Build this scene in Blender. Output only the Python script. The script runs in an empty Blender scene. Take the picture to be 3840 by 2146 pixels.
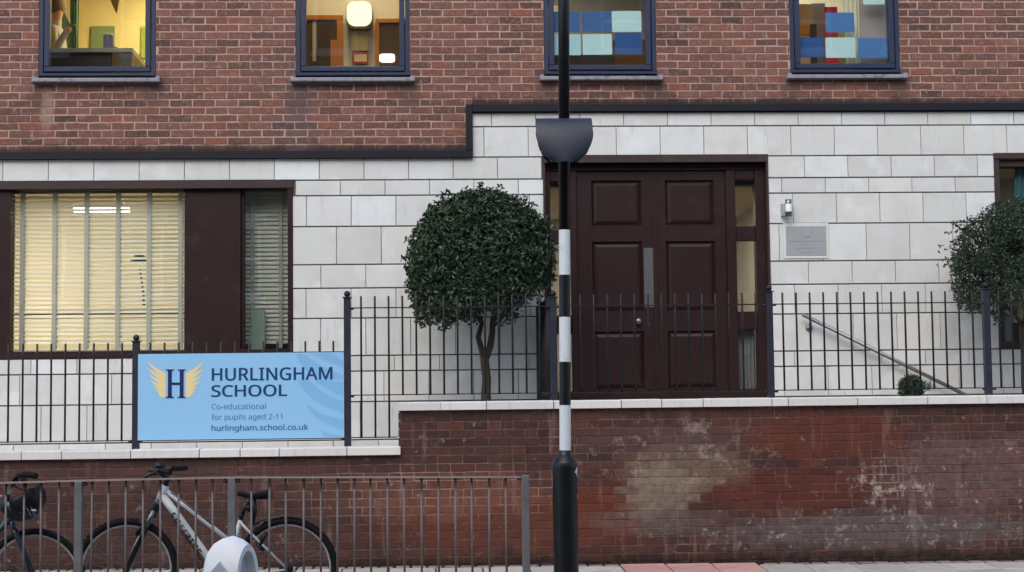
import bpy, bmesh, math, random, os
from mathutils import Vector, Matrix, noise as mnoise
random.seed(7)
R = math.radians
sc = bpy.context.scene
COL = sc.collection

# ------------------------------------------------------------------ camera
W0, H0, FPX = 3840, 2146, 6000.0
CAMP = Vector((0.0, -15.7, 1.45))
YAW, PITCH, ROLL = R(2.8), math.atan(437 / FPX), 0.012
fwd = Vector((math.sin(YAW) * math.cos(PITCH), math.cos(YAW) * math.cos(PITCH), math.sin(PITCH)))
rt0 = Vector((math.cos(YAW), -math.sin(YAW), 0))
up0 = rt0.cross(fwd)
rt = rt0 * math.cos(ROLL) - up0 * math.sin(ROLL)
up = up0 * math.cos(ROLL) + rt0 * math.sin(ROLL)
cam = bpy.data.cameras.new('camera')
cam.sensor_width = 36; cam.lens = 36 * FPX / W0
cam.clip_start = 0.1; cam.clip_end = 600
camo = bpy.data.objects.new('camera', cam)
M = Matrix((rt, up, -fwd)).transposed().to_4x4(); M.translation = CAMP
camo.matrix_world = M
COL.objects.link(camo); sc.camera = camo

def at(px, py, Y):
    """real point in the vertical plane y = Y measured from a point of the photograph"""
    d = fwd * FPX + rt * (px - W0 / 2) - up * (py - H0 / 2)
    t = (Y - CAMP.y) / d.y
    return CAMP + d * t
def pix(p):
    d = Vector(p) - CAMP
    k = d.dot(fwd)
    return W0 / 2 + FPX * d.dot(rt) / k, H0 / 2 - FPX * d.dot(up) / k

# ------------------------------------------------------------------ light
wd = bpy.data.worlds.new('World'); sc.world = wd; wd.use_nodes = True
nt = wd.node_tree; nt.nodes.clear()
sky = nt.nodes.new('ShaderNodeTexSky'); sky.sky_type = 'NISHITA'; sky.sun_disc = False
SUN_EL, SUN_AZ = R(42), R(200)          # azimuth clockwise from +Y : behind the camera
sky.sun_elevation = SUN_EL; sky.sun_rotation = SUN_AZ
sky.air_density = 1.0; sky.dust_density = 2.0; sky.ozone_density = 1.0; sky.altitude = 0
bg = nt.nodes.new('ShaderNodeBackground'); bg.inputs['Strength'].default_value = 0.14
wo = nt.nodes.new('ShaderNodeOutputWorld')
nt.links.new(sky.outputs[0], bg.inputs[0]); nt.links.new(bg.outputs[0], wo.inputs[0])
sl = bpy.data.lights.new('sun', 'SUN'); sl.energy = 1.15; sl.angle = R(70); sl.color = (1.0, 0.97, 0.93)
so = bpy.data.objects.new('sun', sl); COL.objects.link(so)
sd = Vector((math.sin(SUN_AZ) * math.cos(SUN_EL), math.cos(SUN_AZ) * math.cos(SUN_EL), math.sin(SUN_EL)))
so.rotation_euler = (-sd).to_track_quat('-Z', 'Y').to_euler(); so.location = (0, -12, 14)
sc.view_settings.view_transform = 'Standard'; sc.view_settings.look = 'None'
sc.view_settings.exposure = 0.72; sc.view_settings.gamma = 1.0
sc.view_settings.use_curve_mapping = False
sc.render.engine = 'CYCLES'
sc.cycles.use_denoising = True
sc.cycles.max_bounces = 8; sc.cycles.transparent_max_bounces = 12
sc.cycles.sample_clamp_indirect = 6

# ------------------------------------------------------------------ helpers
def srgb(*c):
    if len(c) == 1 and isinstance(c[0], str):
        h = c[0].lstrip('#'); c = [int(h[i:i + 2], 16) for i in (0, 2, 4)]
    out = []
    for v in c:
        v = v / 255
        out.append(v / 12.92 if v <= 0.04045 else ((v + 0.055) / 1.055) ** 2.4)
    return tuple(out) + (1,)

class NT:
    def __init__(s, name):
        s.m = bpy.data.materials.new(name); s.m.use_nodes = True
        s.t = s.m.node_tree; s.t.nodes.clear()
        s.out = s.n('ShaderNodeOutputMaterial')
    def n(s, typ, **kw):
        nd = s.t.nodes.new(typ)
        for k, v in kw.items(): setattr(nd, k, v)
        return nd
    def l(s, a, b): s.t.links.new(a, b)
    def val(s, sock, v):
        if hasattr(v, 'links'): s.l(v, sock)
        else: sock.default_value = v
    def math(s, op, a, b=0.0, c=None, clamp=False):
        nd = s.n('ShaderNodeMath', operation=op, use_clamp=clamp)
        s.val(nd.inputs[0], a); s.val(nd.inputs[1], b)
        if c is not None: s.val(nd.inputs[2], c)
        return nd.outputs[0]
    def mix(s, f, a, b, blend='MIX'):
        nd = s.n('ShaderNodeMix', data_type='RGBA', blend_type=blend)
        s.val(nd.inputs[0], f); s.val(nd.inputs[6], a); s.val(nd.inputs[7], b)
        return nd.outputs[2]
    def noise(s, scale, detail=4, rough=.55, vec=None, out=0, stretch=None):
        nd = s.n('ShaderNodeTexNoise')
        nd.inputs['Scale'].default_value = scale; nd.inputs['Detail'].default_value = detail
        nd.inputs['Roughness'].default_value = rough
        v = vec or s.pos()
        if stretch:
            mp = s.n('ShaderNodeMapping'); mp.inputs['Scale'].default_value = stretch
            s.l(v, mp.inputs[0]); v = mp.outputs[0]
        s.l(v, nd.inputs['Vector'])
        return nd.outputs[out]
    def pos(s):
        if not hasattr(s, '_g'): s._g = s.n('ShaderNodeNewGeometry')
        return s._g.outputs['Position']
    def xyz(s):
        if not hasattr(s, '_x'):
            s._x = s.n('ShaderNodeSeparateXYZ'); s.l(s.pos(), s._x.inputs[0])
        return s._x.outputs
    def cell(s):
        """position blended with the centre of the brick it belongs to, so that stains respect the units"""
        if not hasattr(s, '_c'):
            oi = s.n('ShaderNodeObjectInfo'); at_ = s.n('ShaderNodeAttribute', attribute_name='unit_centre')
            ad = s.n('ShaderNodeVectorMath', operation='ADD'); s.l(oi.outputs['Location'], ad.inputs[0]); s.l(at_.outputs['Vector'], ad.inputs[1])
            mx = s.n('ShaderNodeMix', data_type='VECTOR'); mx.inputs[0].default_value = .72
            s.l(s.pos(), mx.inputs[4]); s.l(ad.outputs[0], mx.inputs[5]); s._cv = mx.outputs[1]
            sp = s.n('ShaderNodeSeparateXYZ'); s.l(s._cv, sp.inputs[0]); s._c = sp.outputs
        return s._c
    def ramp(s, f, stops, interp='LINEAR'):
        nd = s.n('ShaderNodeValToRGB'); cr = nd.color_ramp; cr.interpolation = interp
        while len(cr.elements) < len(stops): cr.elements.new(.5)
        for e, (p, c) in zip(cr.elements, stops):
            e.position = p; e.color = c if len(c) == 4 else tuple(c) + (1,)
        s.val(nd.inputs[0], f); return nd.outputs[0]
    def step(s, v, a, b, smooth=True):
        if a > b: return s.math('SUBTRACT', 1.0, s.step(v, b, a))
        nd = s.n('ShaderNodeMapRange', interpolation_type='SMOOTHSTEP')
        s.val(nd.inputs[0], v); nd.inputs[1].default_value = a; nd.inputs[2].default_value = b
        return nd.outputs[0]
    def rnd(s):
        s.pos(); oi = s.n('ShaderNodeObjectInfo')
        return s.math('FRACT', s.math('ADD', oi.outputs['Random'], s._g.outputs['Random Per Island']))
    def rnd2(s, r, k): return s.math('FRACT', s.math('MULTIPLY', r, k))
    def blob(s, cx, cz, rx, rz, soft=.35, amp=.5, nscale=3.0, seed=0.0):
        x, y, z = s.cell() if getattr(s, 'usecell', 0) else s.xyz()
        dx = s.math('DIVIDE', s.math('SUBTRACT', x, cx), rx)
        dz = s.math('DIVIDE', s.math('SUBTRACT', z, cz), rz)
        d = s.math('SQRT', s.math('ADD', s.math('MULTIPLY', dx, dx), s.math('MULTIPLY', dz, dz)))
        va = s.n('ShaderNodeVectorMath', operation='ADD'); s.l(s._cv if getattr(s, 'usecell', 0) else s.pos(), va.inputs[0]); va.inputs[1].default_value = (seed, seed, seed)
        n = s.noise(nscale, 5, .6, va.outputs[0])
        d = s.math('ADD', d, s.math('MULTIPLY', s.math('SUBTRACT', n, .5), amp * 2))
        return s.step(d, 1 + soft, 1 - soft)
    def bsdf(s, col, rough=.8, metal=0.0, spec=.35, bump=None, bstr=.3, bdist=.002, **kw):
        b = s.n('ShaderNodeBsdfPrincipled')
        s.val(b.inputs['Base Color'], col); s.val(b.inputs['Roughness'], rough)
        b.inputs['Metallic'].default_value = metal; b.inputs['Specular IOR Level'].default_value = spec
        for k, v in kw.items(): s.val(b.inputs[k], v)
        if bump is not None:
            bp = s.n('ShaderNodeBump'); bp.inputs['Strength'].default_value = bstr; bp.inputs['Distance'].default_value = bdist
            s.l(bump, bp.inputs['Height']); s.l(bp.outputs[0], b.inputs['Normal'])
        s.l(b.outputs[0], s.out.inputs[0]); s.b = b
        return s.m

def simple(name, col, rough=.6, metal=0.0, spec=.35, var=.12, scale=12, bump=.15, dirt=None, dscale=5, damt=.4):
    s = NT(name)
    n = s.noise(scale, 5, .6)
    k = s.math('ADD', s.math('MULTIPLY', n, var * 2), 1 - var)
    c = s.mix(1.0, col, s.ramp(k, [(0, (0, 0, 0)), (1, (1, 1, 1))]), 'MULTIPLY') if False else None
    hsv = s.n('ShaderNodeHueSaturation'); hsv.inputs['Color'].default_value = col; s.l(k, hsv.inputs['Value'])
    c = hsv.outputs[0]
    if dirt is not None:
        f = s.step(s.noise(dscale, 6, .65), .5, .72)
        c = s.mix(s.math('MULTIPLY', f, damt), c, dirt)
    rr = s.math('ADD', s.math('MULTIPLY', s.noise(scale * 2.3, 3), .2), rough - .1)
    return s.bsdf(c, rr, metal, spec, bump=s.noise(scale * 8, 4), bstr=bump, bdist=.001)

class MB:
    def __init__(s): s.v = []; s.f = []; s.sm = []
    def add(s, vs, fs, smooth=False):
        o = len(s.v); s.v += [tuple(v) for v in vs]
        s.f += [tuple(i + o for i in f) for f in fs]; s.sm += [smooth] * len(fs)
    def box(s, x0, x1, y0, y1, z0, z1):
        s.add([(x0, y0, z0), (x1, y0, z0), (x1, y1, z0), (x0, y1, z0), (x0, y0, z1), (x1, y0, z1), (x1, y1, z1), (x0, y1, z1)],
              [(0, 3, 2, 1), (4, 5, 6, 7), (0, 1, 5, 4), (1, 2, 6, 5), (2, 3, 7, 6), (3, 0, 4, 7)])
        return s
    def cbox(s, x0, x1, y0, y1, z0, z1, c=.004):
        """box with chamfered edges toward -Y and on top"""
        a = [(x0, y1, z0), (x1, y1, z0), (x1, y1, z1), (x0, y1, z1)]
        b = [(x0, y0 + c, z0), (x1, y0 + c, z0), (x1, y0 + c, z1), (x0, y0 + c, z1)]
        d = [(x0 + c, y0, z0 + c), (x1 - c, y0, z0 + c), (x1 - c, y0, z1 - c), (x0 + c, y0, z1 - c)]
        fs = [(3, 2, 1, 0), (8, 9, 10, 11)]
        for i in range(4):
            j = (i + 1) % 4
            fs += [(i, j, 4 + j, 4 + i), (4 + i, 4 + j, 8 + j, 8 + i)]
        s.add(a + b + d, fs); return s
    def tube(s, pts, r, seg=10, cap=True, smooth=True):
        pts = [Vector(p) for p in pts]; n = len(pts)
        rs = r if isinstance(r, (list, tuple)) else [r] * n
        base = len(s.v); prev = None
        for i, p in enumerate(pts):
            t = (pts[min(i + 1, n - 1)] - pts[max(i - 1, 0)]).normalized()
            if prev is None:
                a = Vector((0, 0, 1)) if abs(t.z) < .9 else Vector((1, 0, 0))
                u = t.cross(a).normalized()
            else:
                u = (prev - t * prev.dot(t)).normalized()
            prev = u; w = t.cross(u)
            for k in range(seg):
                an = 2 * math.pi * k / seg
                s.v.append(tuple(p + (u * math.cos(an) + w * math.sin(an)) * rs[i]))
        for i in range(n - 1):
            for k in range(seg):
                a = base + i * seg + k; b = base + i * seg + (k + 1) % seg
                s.f.append((a, b, b + seg, a + seg)); s.sm.append(smooth)
        if cap:
            s.f.append(tuple(base + k for k in range(seg))[::-1]); s.sm.append(False)
            s.f.append(tuple(base + (n - 1) * seg + k for k in range(seg))); s.sm.append(False)
        return s
    def lathe(s, c, prof, seg=24, axis='z', smooth=True):
        """prof: list of (radius, height) about an axis through c"""
        c = Vector(c); base = len(s.v)
        for (r, h) in prof:
            for k in range(seg):
                a = 2 * math.pi * k / seg
                if axis == 'z': p = (r * math.cos(a), r * math.sin(a), h)
                elif axis == 'y': p = (r * math.cos(a), h, r * math.sin(a))
                else: p = (h, r * math.cos(a), r * math.sin(a))
                s.v.append(tuple(c + Vector(p)))
        for i in range(len(prof) - 1):
            for k in range(seg):
                a = base + i * seg + k; b = base + i * seg + (k + 1) % seg
                s.f.append((a, b, b + seg, a + seg)); s.sm.append(smooth)
        return s
    def sphere(s, c, r, seg=16, rings=10, sc3=(1, 1, 1)):
        prof = [(max(1e-4, math.sin(math.pi * i / rings)), -math.cos(math.pi * i / rings)) for i in range(rings + 1)]
        b = len(s.v); s.lathe((0, 0, 0), prof, seg)
        for i in range(b, len(s.v)):
            v = s.v[i]; s.v[i] = (c[0] + v[0] * r * sc3[0], c[1] + v[1] * r * sc3[1], c[2] + v[2] * r * sc3[2])
        return s
    def poly(s, pts, y0, y1):
        """pts (x,z) outline extruded from y0 (front) to y1"""
        n = len(pts)
        vs = [(p[0], y0, p[1]) for p in pts] + [(p[0], y1, p[1]) for p in pts]
        fs = [tuple(range(n)), tuple(range(n, 2 * n))[::-1]] + [(i, i + n, (i + 1) % n + n, (i + 1) % n) for i in range(n)]
        s.add(vs, fs); return s
    def torus(s, c, Rr, r, seg=64, sub=10, axis='y', squash=1.0):
        c = Vector(c); base = len(s.v)
        for i in range(seg):
            a = 2 * math.pi * i / seg
            for k in range(sub):
                b = 2 * math.pi * k / sub
                rr = Rr + r * math.cos(b); h = r * math.sin(b) * squash
                s.v.append(tuple(c + (Vector((rr * math.cos(a), h, rr * math.sin(a))) if axis == 'y' else Vector((rr * math.cos(a), rr * math.sin(a), h)))))
        for i in range(seg):
            for k in range(sub):
                a = base + i * sub + k; b = base + i * sub + (k + 1) % sub
                c2 = base + ((i + 1) % seg) * sub + (k + 1) % sub; d = base + ((i + 1) % seg) * sub + k
                s.f.append((a, b, c2, d)); s.sm.append(True)
        return s
    def mesh(s, name, mat):
        me = bpy.data.meshes.new(name); me.from_pydata(s.v, [], s.f)
        me.polygons.foreach_set('use_smooth', s.sm)
        if mat: me.materials.append(mat)
        me.update(); return me
    def build(s, name, mat, parent=None, fixn=True, **kw):
        me = s.mesh(name, mat)
        if fixn:
            bm = bmesh.new(); bm.from_mesh(me); bmesh.ops.recalc_face_normals(bm, faces=bm.faces); bm.to_mesh(me); bm.free()
        return link(name, me, parent, **kw)

def link(name, data, parent=None, loc=None, **kw):
    o = bpy.data.objects.new(name, data); COL.objects.link(o)
    if parent is not None: o.parent = parent
    if loc is not None: o.location = loc
    for k, v in kw.items(): o[k] = v
    return o
def thing(name, label, cat, group=None):
    o = bpy.data.objects.new(name, None); COL.objects.link(o); o.empty_display_size = .1
    o['label'] = label; o['category'] = cat
    if group: o['group'] = group
    return o
def part(name, parent):
    o = bpy.data.objects.new(name, None); COL.objects.link(o); o.parent = parent; o.empty_display_size = .05
    return o
def tag(o, label, cat, group=None):
    o['label'] = label; o['category'] = cat
    if group: o['group'] = group
    return o

def subtract(rect, holes, eps=.012):
    """axis aligned rect (x0,x1,z0,z1) minus holes -> list of rects"""
    rs = [rect]
    for h in holes:
        out = []
        for r in rs:
            if h[0] >= r[1] or h[1] <= r[0] or h[2] >= r[3] or h[3] <= r[2]: out.append(r); continue
            if h[0] > r[0]: out.append((r[0], h[0], r[2], r[3]))
            if h[1] < r[1]: out.append((h[1], r[1], r[2], r[3]))
            a, b = max(r[0], h[0]), min(r[1], h[1])
            if h[2] > r[2]: out.append((a, b, r[2], h[2]))
            if h[3] < r[3]: out.append((a, b, h[3], r[3]))
        rs = out
    return [r for r in rs if r[1] - r[0] > eps and r[3] - r[2] > eps]

def plate(mb, rect, holes, y0, y1):
    """slab of wall with openings: fills the cells of a grid; reveals come from y0..y1"""
    xs = sorted({rect[0], rect[1]} | {min(max(h[i], rect[0]), rect[1]) for h in holes for i in (0, 1)})
    zs = sorted({rect[2], rect[3]} | {min(max(h[i], rect[2]), rect[3]) for h in holes for i in (2, 3)})
    def solid(i, j):
        if i < 0 or j < 0 or i >= len(xs) - 1 or j >= len(zs) - 1: return False
        cx, cz = (xs[i] + xs[i + 1]) / 2, (zs[j] + zs[j + 1]) / 2
        return not any(h[0] < cx < h[1] and h[2] < cz < h[3] for h in holes)
    for i in range(len(xs) - 1):
        for j in range(len(zs) - 1):
            if not solid(i, j): continue
            a, b, c, d = xs[i], xs[i + 1], zs[j], zs[j + 1]
            mb.add([(a, y0, c), (b, y0, c), (b, y0, d), (a, y0, d)], [(0, 1, 2, 3)])
            mb.add([(a, y1, c), (b, y1, c), (b, y1, d), (a, y1, d)], [(3, 2, 1, 0)])
            if not solid(i - 1, j): mb.add([(a, y0, c), (a, y0, d), (a, y1, d), (a, y1, c)], [(0, 1, 2, 3)])
            if not solid(i + 1, j): mb.add([(b, y0, c), (b, y0, d), (b, y1, d), (b, y1, c)], [(3, 2, 1, 0)])
            if not solid(i, j - 1): mb.add([(a, y0, c), (b, y0, c), (b, y1, c), (a, y1, c)], [(3, 2, 1, 0)])
            if not solid(i, j + 1): mb.add([(a, y0, d), (b, y0, d), (b, y1, d), (a, y1, d)], [(0, 1, 2, 3)])

def ragged(w, h, depth=.02, jit=.0018, cham=.004, rnd=random):
    """brick slip centred on the origin, front face to -Y, slightly uneven outline"""
    def ring(dx, y, j):
        pts = []
        hw, hh = w / 2 - dx, h / 2 - dx
        nx = max(2, int(w / .05))
        for i in range(nx): pts.append((-hw + 2 * hw * i / nx, -hh))
        pts.append((hw, -hh)); pts.append((hw, 0))
        for i in range(nx): pts.append((hw - 2 * hw * i / nx, hh))
        pts.append((-hw, hh)); pts.append((-hw, 0))
        return [(x + rnd.uniform(-j, j), y + rnd.uniform(-j, j) * .4, z + rnd.uniform(-j, j)) for x, z in pts]
    a = ring(0, 0, jit); n = len(a)
    b = [(v[0] * (1 - cham * 2 / w), -cham, v[2] * (1 - cham * 2 / h)) for v in a]
    back = [(v[0], depth, v[2]) for v in a]
    vs = back + a + b
    fs = [tuple(2 * n + i for i in range(n))]
    for i in range(n):
        j = (i + 1) % n
        fs += [(i, j, n + j, n + i), (n + i, n + j, 2 * n + j, 2 * n + i)]
    return vs, fs
# ------------------------------------------------------------------ materials
BW = -1.6                                    # front plane of the boundary wall
def bxz(px, py, Y=BW):
    p = at(px, py, Y); return p.x, p.z

def mat_brick_upper():
    s = NT('facade_brick'); r = s.rnd()
    c = s.ramp(r, [(0, srgb('#744f46')), (.14, srgb('#7d554a')), (.28, srgb('#6a463f')), (.42, srgb('#835648')), (.54, srgb('#5f463f')),
                   (.66, srgb('#784b42')), (.78, srgb('#5a443e')), (.86, srgb('#87503f')), (.92, srgb('#6e4840')), (1, srgb('#4e3d39'))])
    x, y, z = s.xyz()
    big = s.noise(.9, 4, .6)
    c = s.mix(s.math('MULTIPLY', s.step(big, .5, .68), .38), c, srgb('#665048'))
    fine = s.noise(26, 5, .65)
    c = s.mix(s.math('MULTIPLY', s.step(fine, .5, .68), .42), c, srgb('#9c7f78'))
    c = s.mix(s.math('MULTIPLY', s.step(s.noise(38, 4, .6), .52, .66), .35), c, srgb('#57403c'))
    hs = s.n('ShaderNodeHueSaturation'); hs.inputs['Saturation'].default_value = .93; s.l(c, hs.inputs['Color']); c = hs.outputs[0]
    c = s.mix(s.math('MULTIPLY', s.step(s.noise(15, 6, .75), .56, .66), .55), c, srgb('#a08a80'))
    c = sill_stains(s, c)
    c = s.mix(s.math('MULTIPLY', soot_mask(s), .85), c, srgb('#2e2a2a'))
    # run-off streak under the second window and pale scuffs
    g = s.blob(STREAK[0], STREAK[1], .16, .42, .5, .5, 5, 3.1)
    c = s.mix(s.math('MULTIPLY', g, .5), c, srgb('#5e5254'))
    g2 = s.blob(STREAK[0] - 2.45, STREAK[1] + .05, .06, .2, .5, .5, 5, 8.1)
    c = s.mix(s.math('MULTIPLY', g2, .5), c, srgb('#a8907e'))
    return s.bsdf(c, .88, spec=.2, bump=s.noise(60, 5, .7), bstr=.6, bdist=.003)

def soot_mask(s):
    x, y, z = s.xyz()
    def soot(zc, x0, x1):
        n = s.math('MULTIPLY', s.noise(5, 4, .7, stretch=(1, 1, .3)), .14)
        h = s.math('SUBTRACT', s.math('SUBTRACT', z, zc), n)
        return s.math('MULTIPLY', s.step(h, .03, -.05), s.math('MULTIPLY', s.math('GREATER_THAN', x, x0), s.math('LESS_THAN', x, x1)))
    return s.math('MAXIMUM', soot(BAND_L, -20, STEPX), soot(BAND_R, STEPX, 20))
def sill_stains(s, c):
    for k, (px, py) in enumerate(((150, 350), (575, 345), (1112, 370), (1535, 350), (2045, 340), (2455, 335), (2965, 335), (3375, 330))):
        p = at(px, py, 0)
        c = s.mix(s.math('MULTIPLY', s.blob(p.x, p.z, .11, .17, .6, .5, 6, k * 1.7), .5), c, srgb('#544745'))
    return c
def mat_mortar_upper():
    s = NT('facade_mortar')
    c = s.mix(s.noise(10, 5, .6), srgb('#9d8578'), srgb('#c2a596'))
    c = s.mix(s.math('MULTIPLY', s.step(s.noise(2.2, 4, .6), .45, .66), .6), c, srgb('#8a7269'))
    c = sill_stains(s, c)
    c = s.mix(s.math('MULTIPLY', soot_mask(s), .9), c, srgb('#2e2a2a'))
    return s.bsdf(c, .9, spec=.1, bump=s.noise(80, 5, .7), bstr=.5, bdist=.002)

def wall_dirt(s, c):
    """weathering of the old street wall, in the places where the wall carries it"""
    x, y, z = s.xyz()
    def b(px, py, rw, rh, **k):
        cx, cz = bxz(px, py); return s.blob(cx, cz, rw / 425, rh / 425, **k)
    grain = s.math('ADD', s.math('MULTIPLY', s.step(s.noise(17, 5, .7), .38, .62), .5), .5)
    def add(c, f, amt, col): return s.mix(s.math('MULTIPLY', s.math('MULTIPLY', f, grain), amt * 1.15, clamp=True), c, srgb(col))
    c = add(c, b(3080, 1630, 300, 100, seed=2.0, amp=.7, nscale=4), .6, '#6a3628')
    c = add(c, b(2960, 1840, 300, 90, seed=3.0, amp=.7, nscale=4), .6, '#633026')
    c = add(c, b(2240, 1930, 170, 110, seed=5.0, amp=.8, nscale=3), .7, '#6c3527')
    c = add(c, b(1850, 1960, 450, 110, seed=6.5, amp=.8, nscale=3), .6, '#6b3a2d')
    c = add(c, b(2560, 1750, 200, 95, seed=7.0, amp=.7, nscale=3, soft=.3), .8, '#766658')
    c = add(c, b(2470, 1850, 130, 90, seed=8.0, amp=.7, nscale=3, soft=.3), .85, '#857769')
    c = add(c, b(2500, 1650, 330, 60, seed=8.6, amp=.9, nscale=3), .55, '#5e4a4a')
    c = add(c, b(3650, 1780, 300, 150, seed=9.0, amp=.6, nscale=3), .55, '#77605d')
    c = add(c, b(3250, 1990, 560, 62, seed=10.0, amp=.8, nscale=5), .62, '#6b6463')
    c = add(c, b(2450, 1960, 260, 45, seed=10.7, amp=.8, nscale=5), .5, '#6e6560')
    c = add(c, b(300, 1990, 1100, 110, seed=11.0, amp=.7, nscale=2), .5, '#413430')
    c = add(c, b(300, 1780, 1000, 70, seed=11.6, amp=.7, nscale=2), .4, '#5c4542')
    c = add(c, b(1650, 1850, 420, 90, seed=15.0, amp=.7, nscale=3), .35, '#8a6152')
    # pale salt runs below the coping joints and soot runs between them
    dr = s.step(s.noise(3.2, 5, .6, stretch=(3.5, 1, .35)), .56, .68)
    c = add(c, dr, .38, '#8d7971')
    dr2 = s.step(s.noise(2.7, 5, .6, stretch=(3, 1, .3)), .36, .26)
    c = add(c, dr2, .45, '#2f2524')
    # efflorescence specks, mostly to the right of the straight joint
    sp = s.step(s.noise(13, 5, .7), .6, .68)
    c = add(c, s.math('MULTIPLY', sp, b(3700, 1830, 420, 190, seed=12.0, amp=.9, nscale=4)), .85, '#b59b96')
    sp2 = s.step(s.noise(9, 5, .75), .62, .68)
    c = add(c, sp2, .7, '#8d7c75')
    sp5 = s.step(s.noise(7, 6, .8), .52, .62)
    c = add(c, s.math('MULTIPLY', sp5, b(2520, 1700, 330, 120, seed=16.0, amp=.9, nscale=3)), .6, '#a29288')
    c = add(c, s.math('MULTIPLY', sp5, b(3360, 1820, 130, 120, seed=17.0, amp=.9, nscale=4)), .8, '#b3a69d')
    sp4 = s.step(s.noise(16, 5, .75), .55, .66)
    c = add(c, s.math('MULTIPLY', sp4, b(3150, 1990, 620, 80, seed=14.0, amp=.9, nscale=4)), .7, '#a39a97')
    # soot under the coping, moss and damp on the footing course
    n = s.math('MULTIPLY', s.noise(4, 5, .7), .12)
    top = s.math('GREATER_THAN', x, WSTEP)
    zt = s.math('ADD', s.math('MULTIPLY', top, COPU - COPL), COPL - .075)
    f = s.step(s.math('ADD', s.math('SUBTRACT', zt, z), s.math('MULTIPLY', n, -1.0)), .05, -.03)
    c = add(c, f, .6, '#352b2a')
    f = s.step(s.math('SUBTRACT', z, n), .10, -.03)
    c = add(c, f, .85, '#26231d')
    return c

def mat_brick_old():
    s = NT('old_wall_brick'); r = s.rnd()
    c = s.ramp(r, [(0, srgb('#46332f')), (.2, srgb('#523833')), (.36, srgb('#402f2e')), (.5, srgb('#573b34')), (.64, srgb('#3f2f2d')),
                   (.76, srgb('#4a3532')), (.88, srgb('#5e3c32')), (1, srgb('#382a29'))])
    c = s.mix(s.math('MULTIPLY', s.step(s.noise(24, 5, .65), .48, .7), .4), c, srgb('#604a46'))
    c = s.mix(s.math('MULTIPLY', s.step(s.noise(31, 4, .6), .5, .66), .4), c, srgb('#322525'))
    s.usecell = True
    c = wall_dirt(s, c)
    return s.bsdf(c, .9, spec=.15, bump=s.noise(45, 6, .75), bstr=.9, bdist=.005)

def mat_mortar_old():
    s = NT('old_wall_mortar')
    c = s.mix(s.noise(14, 5, .6), srgb('#594642'), srgb('#735b53'))
    cx, cz = bxz(1640, 1850)
    f = s.blob(cx, cz, 1.1, .25, .4, .5, 3, 1.3)
    c = s.mix(s.math('MULTIPLY', f, .9), c, srgb('#b08d7c'))
    cx, cz = bxz(3330, 1800)
    f = s.blob(cx, cz, .2, .2, .4, .6, 6, 2.3)
    c = s.mix(s.math('MULTIPLY', f, s.math('MULTIPLY', s.noise(7, 4, .7), .9)), c, srgb('#c3b3a5'))
    c = s.mix(s.math('MULTIPLY', s.step(s.noise(2.5, 4), .52, .68), .6), c, srgb('#94776b'))
    c = wall_dirt(s, c)
    return s.bsdf(c, .95, spec=.1, bump=s.noise(90, 5, .7), bstr=.7, bdist=.003)

def mat_stone():
    s = NT('limestone_cladding'); r = s.rnd()
    c = s.ramp(r, [(0, srgb('#d2d4d1')), (.25, srgb('#cbcdca')), (.45, srgb('#d6d9d8')), (.65, srgb('#cfd0cc')), (.85, srgb('#d8d8d2')), (.95, srgb('#d6dad8')), (1, srgb('#dfe5e7'))])
    r2 = s.rnd2(r, 7.3)
    va = s.n('ShaderNodeVectorMath', operation='ADD'); s.l(s.pos(), va.inputs[0])
    cmb = s.n('ShaderNodeCombineXYZ'); s.l(s.math('MULTIPLY', r2, 40), cmb.inputs[0]); s.l(s.math('MULTIPLY', r, 30), cmb.inputs[2])
    s.l(cmb.outputs[0], va.inputs[1])
    cl = s.step(s.noise(3.6, 4, .55, va.outputs[0]), .42, .72)
    c = s.mix(s.math('MULTIPLY', cl, .34), c, srgb('#bab9b8'))
    cl2 = s.step(s.noise(3.0, 3, .5, va.outputs[0]), .54, .72)
    c = s.mix(s.math('MULTIPLY', cl2, .45), c, srgb('#e4eaed'))
    c = s.mix(s.math('MULTIPLY', s.step(s.noise(2.2, 6, .7, stretch=(1, 1, .5)), .54, .72), .22), c, srgb('#9a9a98'))
    c = s.mix(s.math('MULTIPLY', s.step(s.noise(6, 6, .75, stretch=(2.2, 1, .3)), .56, .7), .28), c, srgb('#8f9290'))
    return s.bsdf(c, .55, spec=.35, bump=s.noise(24, 5, .6), bstr=.25, bdist=.002)

def mat_coping():
    s = NT('coping_stone'); r = s.rnd()
    c = s.ramp(r, [(0, srgb('#d2d1cd')), (.5, srgb('#dad9d4')), (1, srgb('#cdcdcb'))])
    st = s.step(s.noise(20, 5, .65, stretch=(1, 1, .12)), .52, .72)
    c = s.mix(s.math('MULTIPLY', st, .35), c, srgb('#a8a4a0'))
    return s.bsdf(c, .8, spec=.2, bump=s.noise(50, 5, .6), bstr=.35, bdist=.002)

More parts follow.
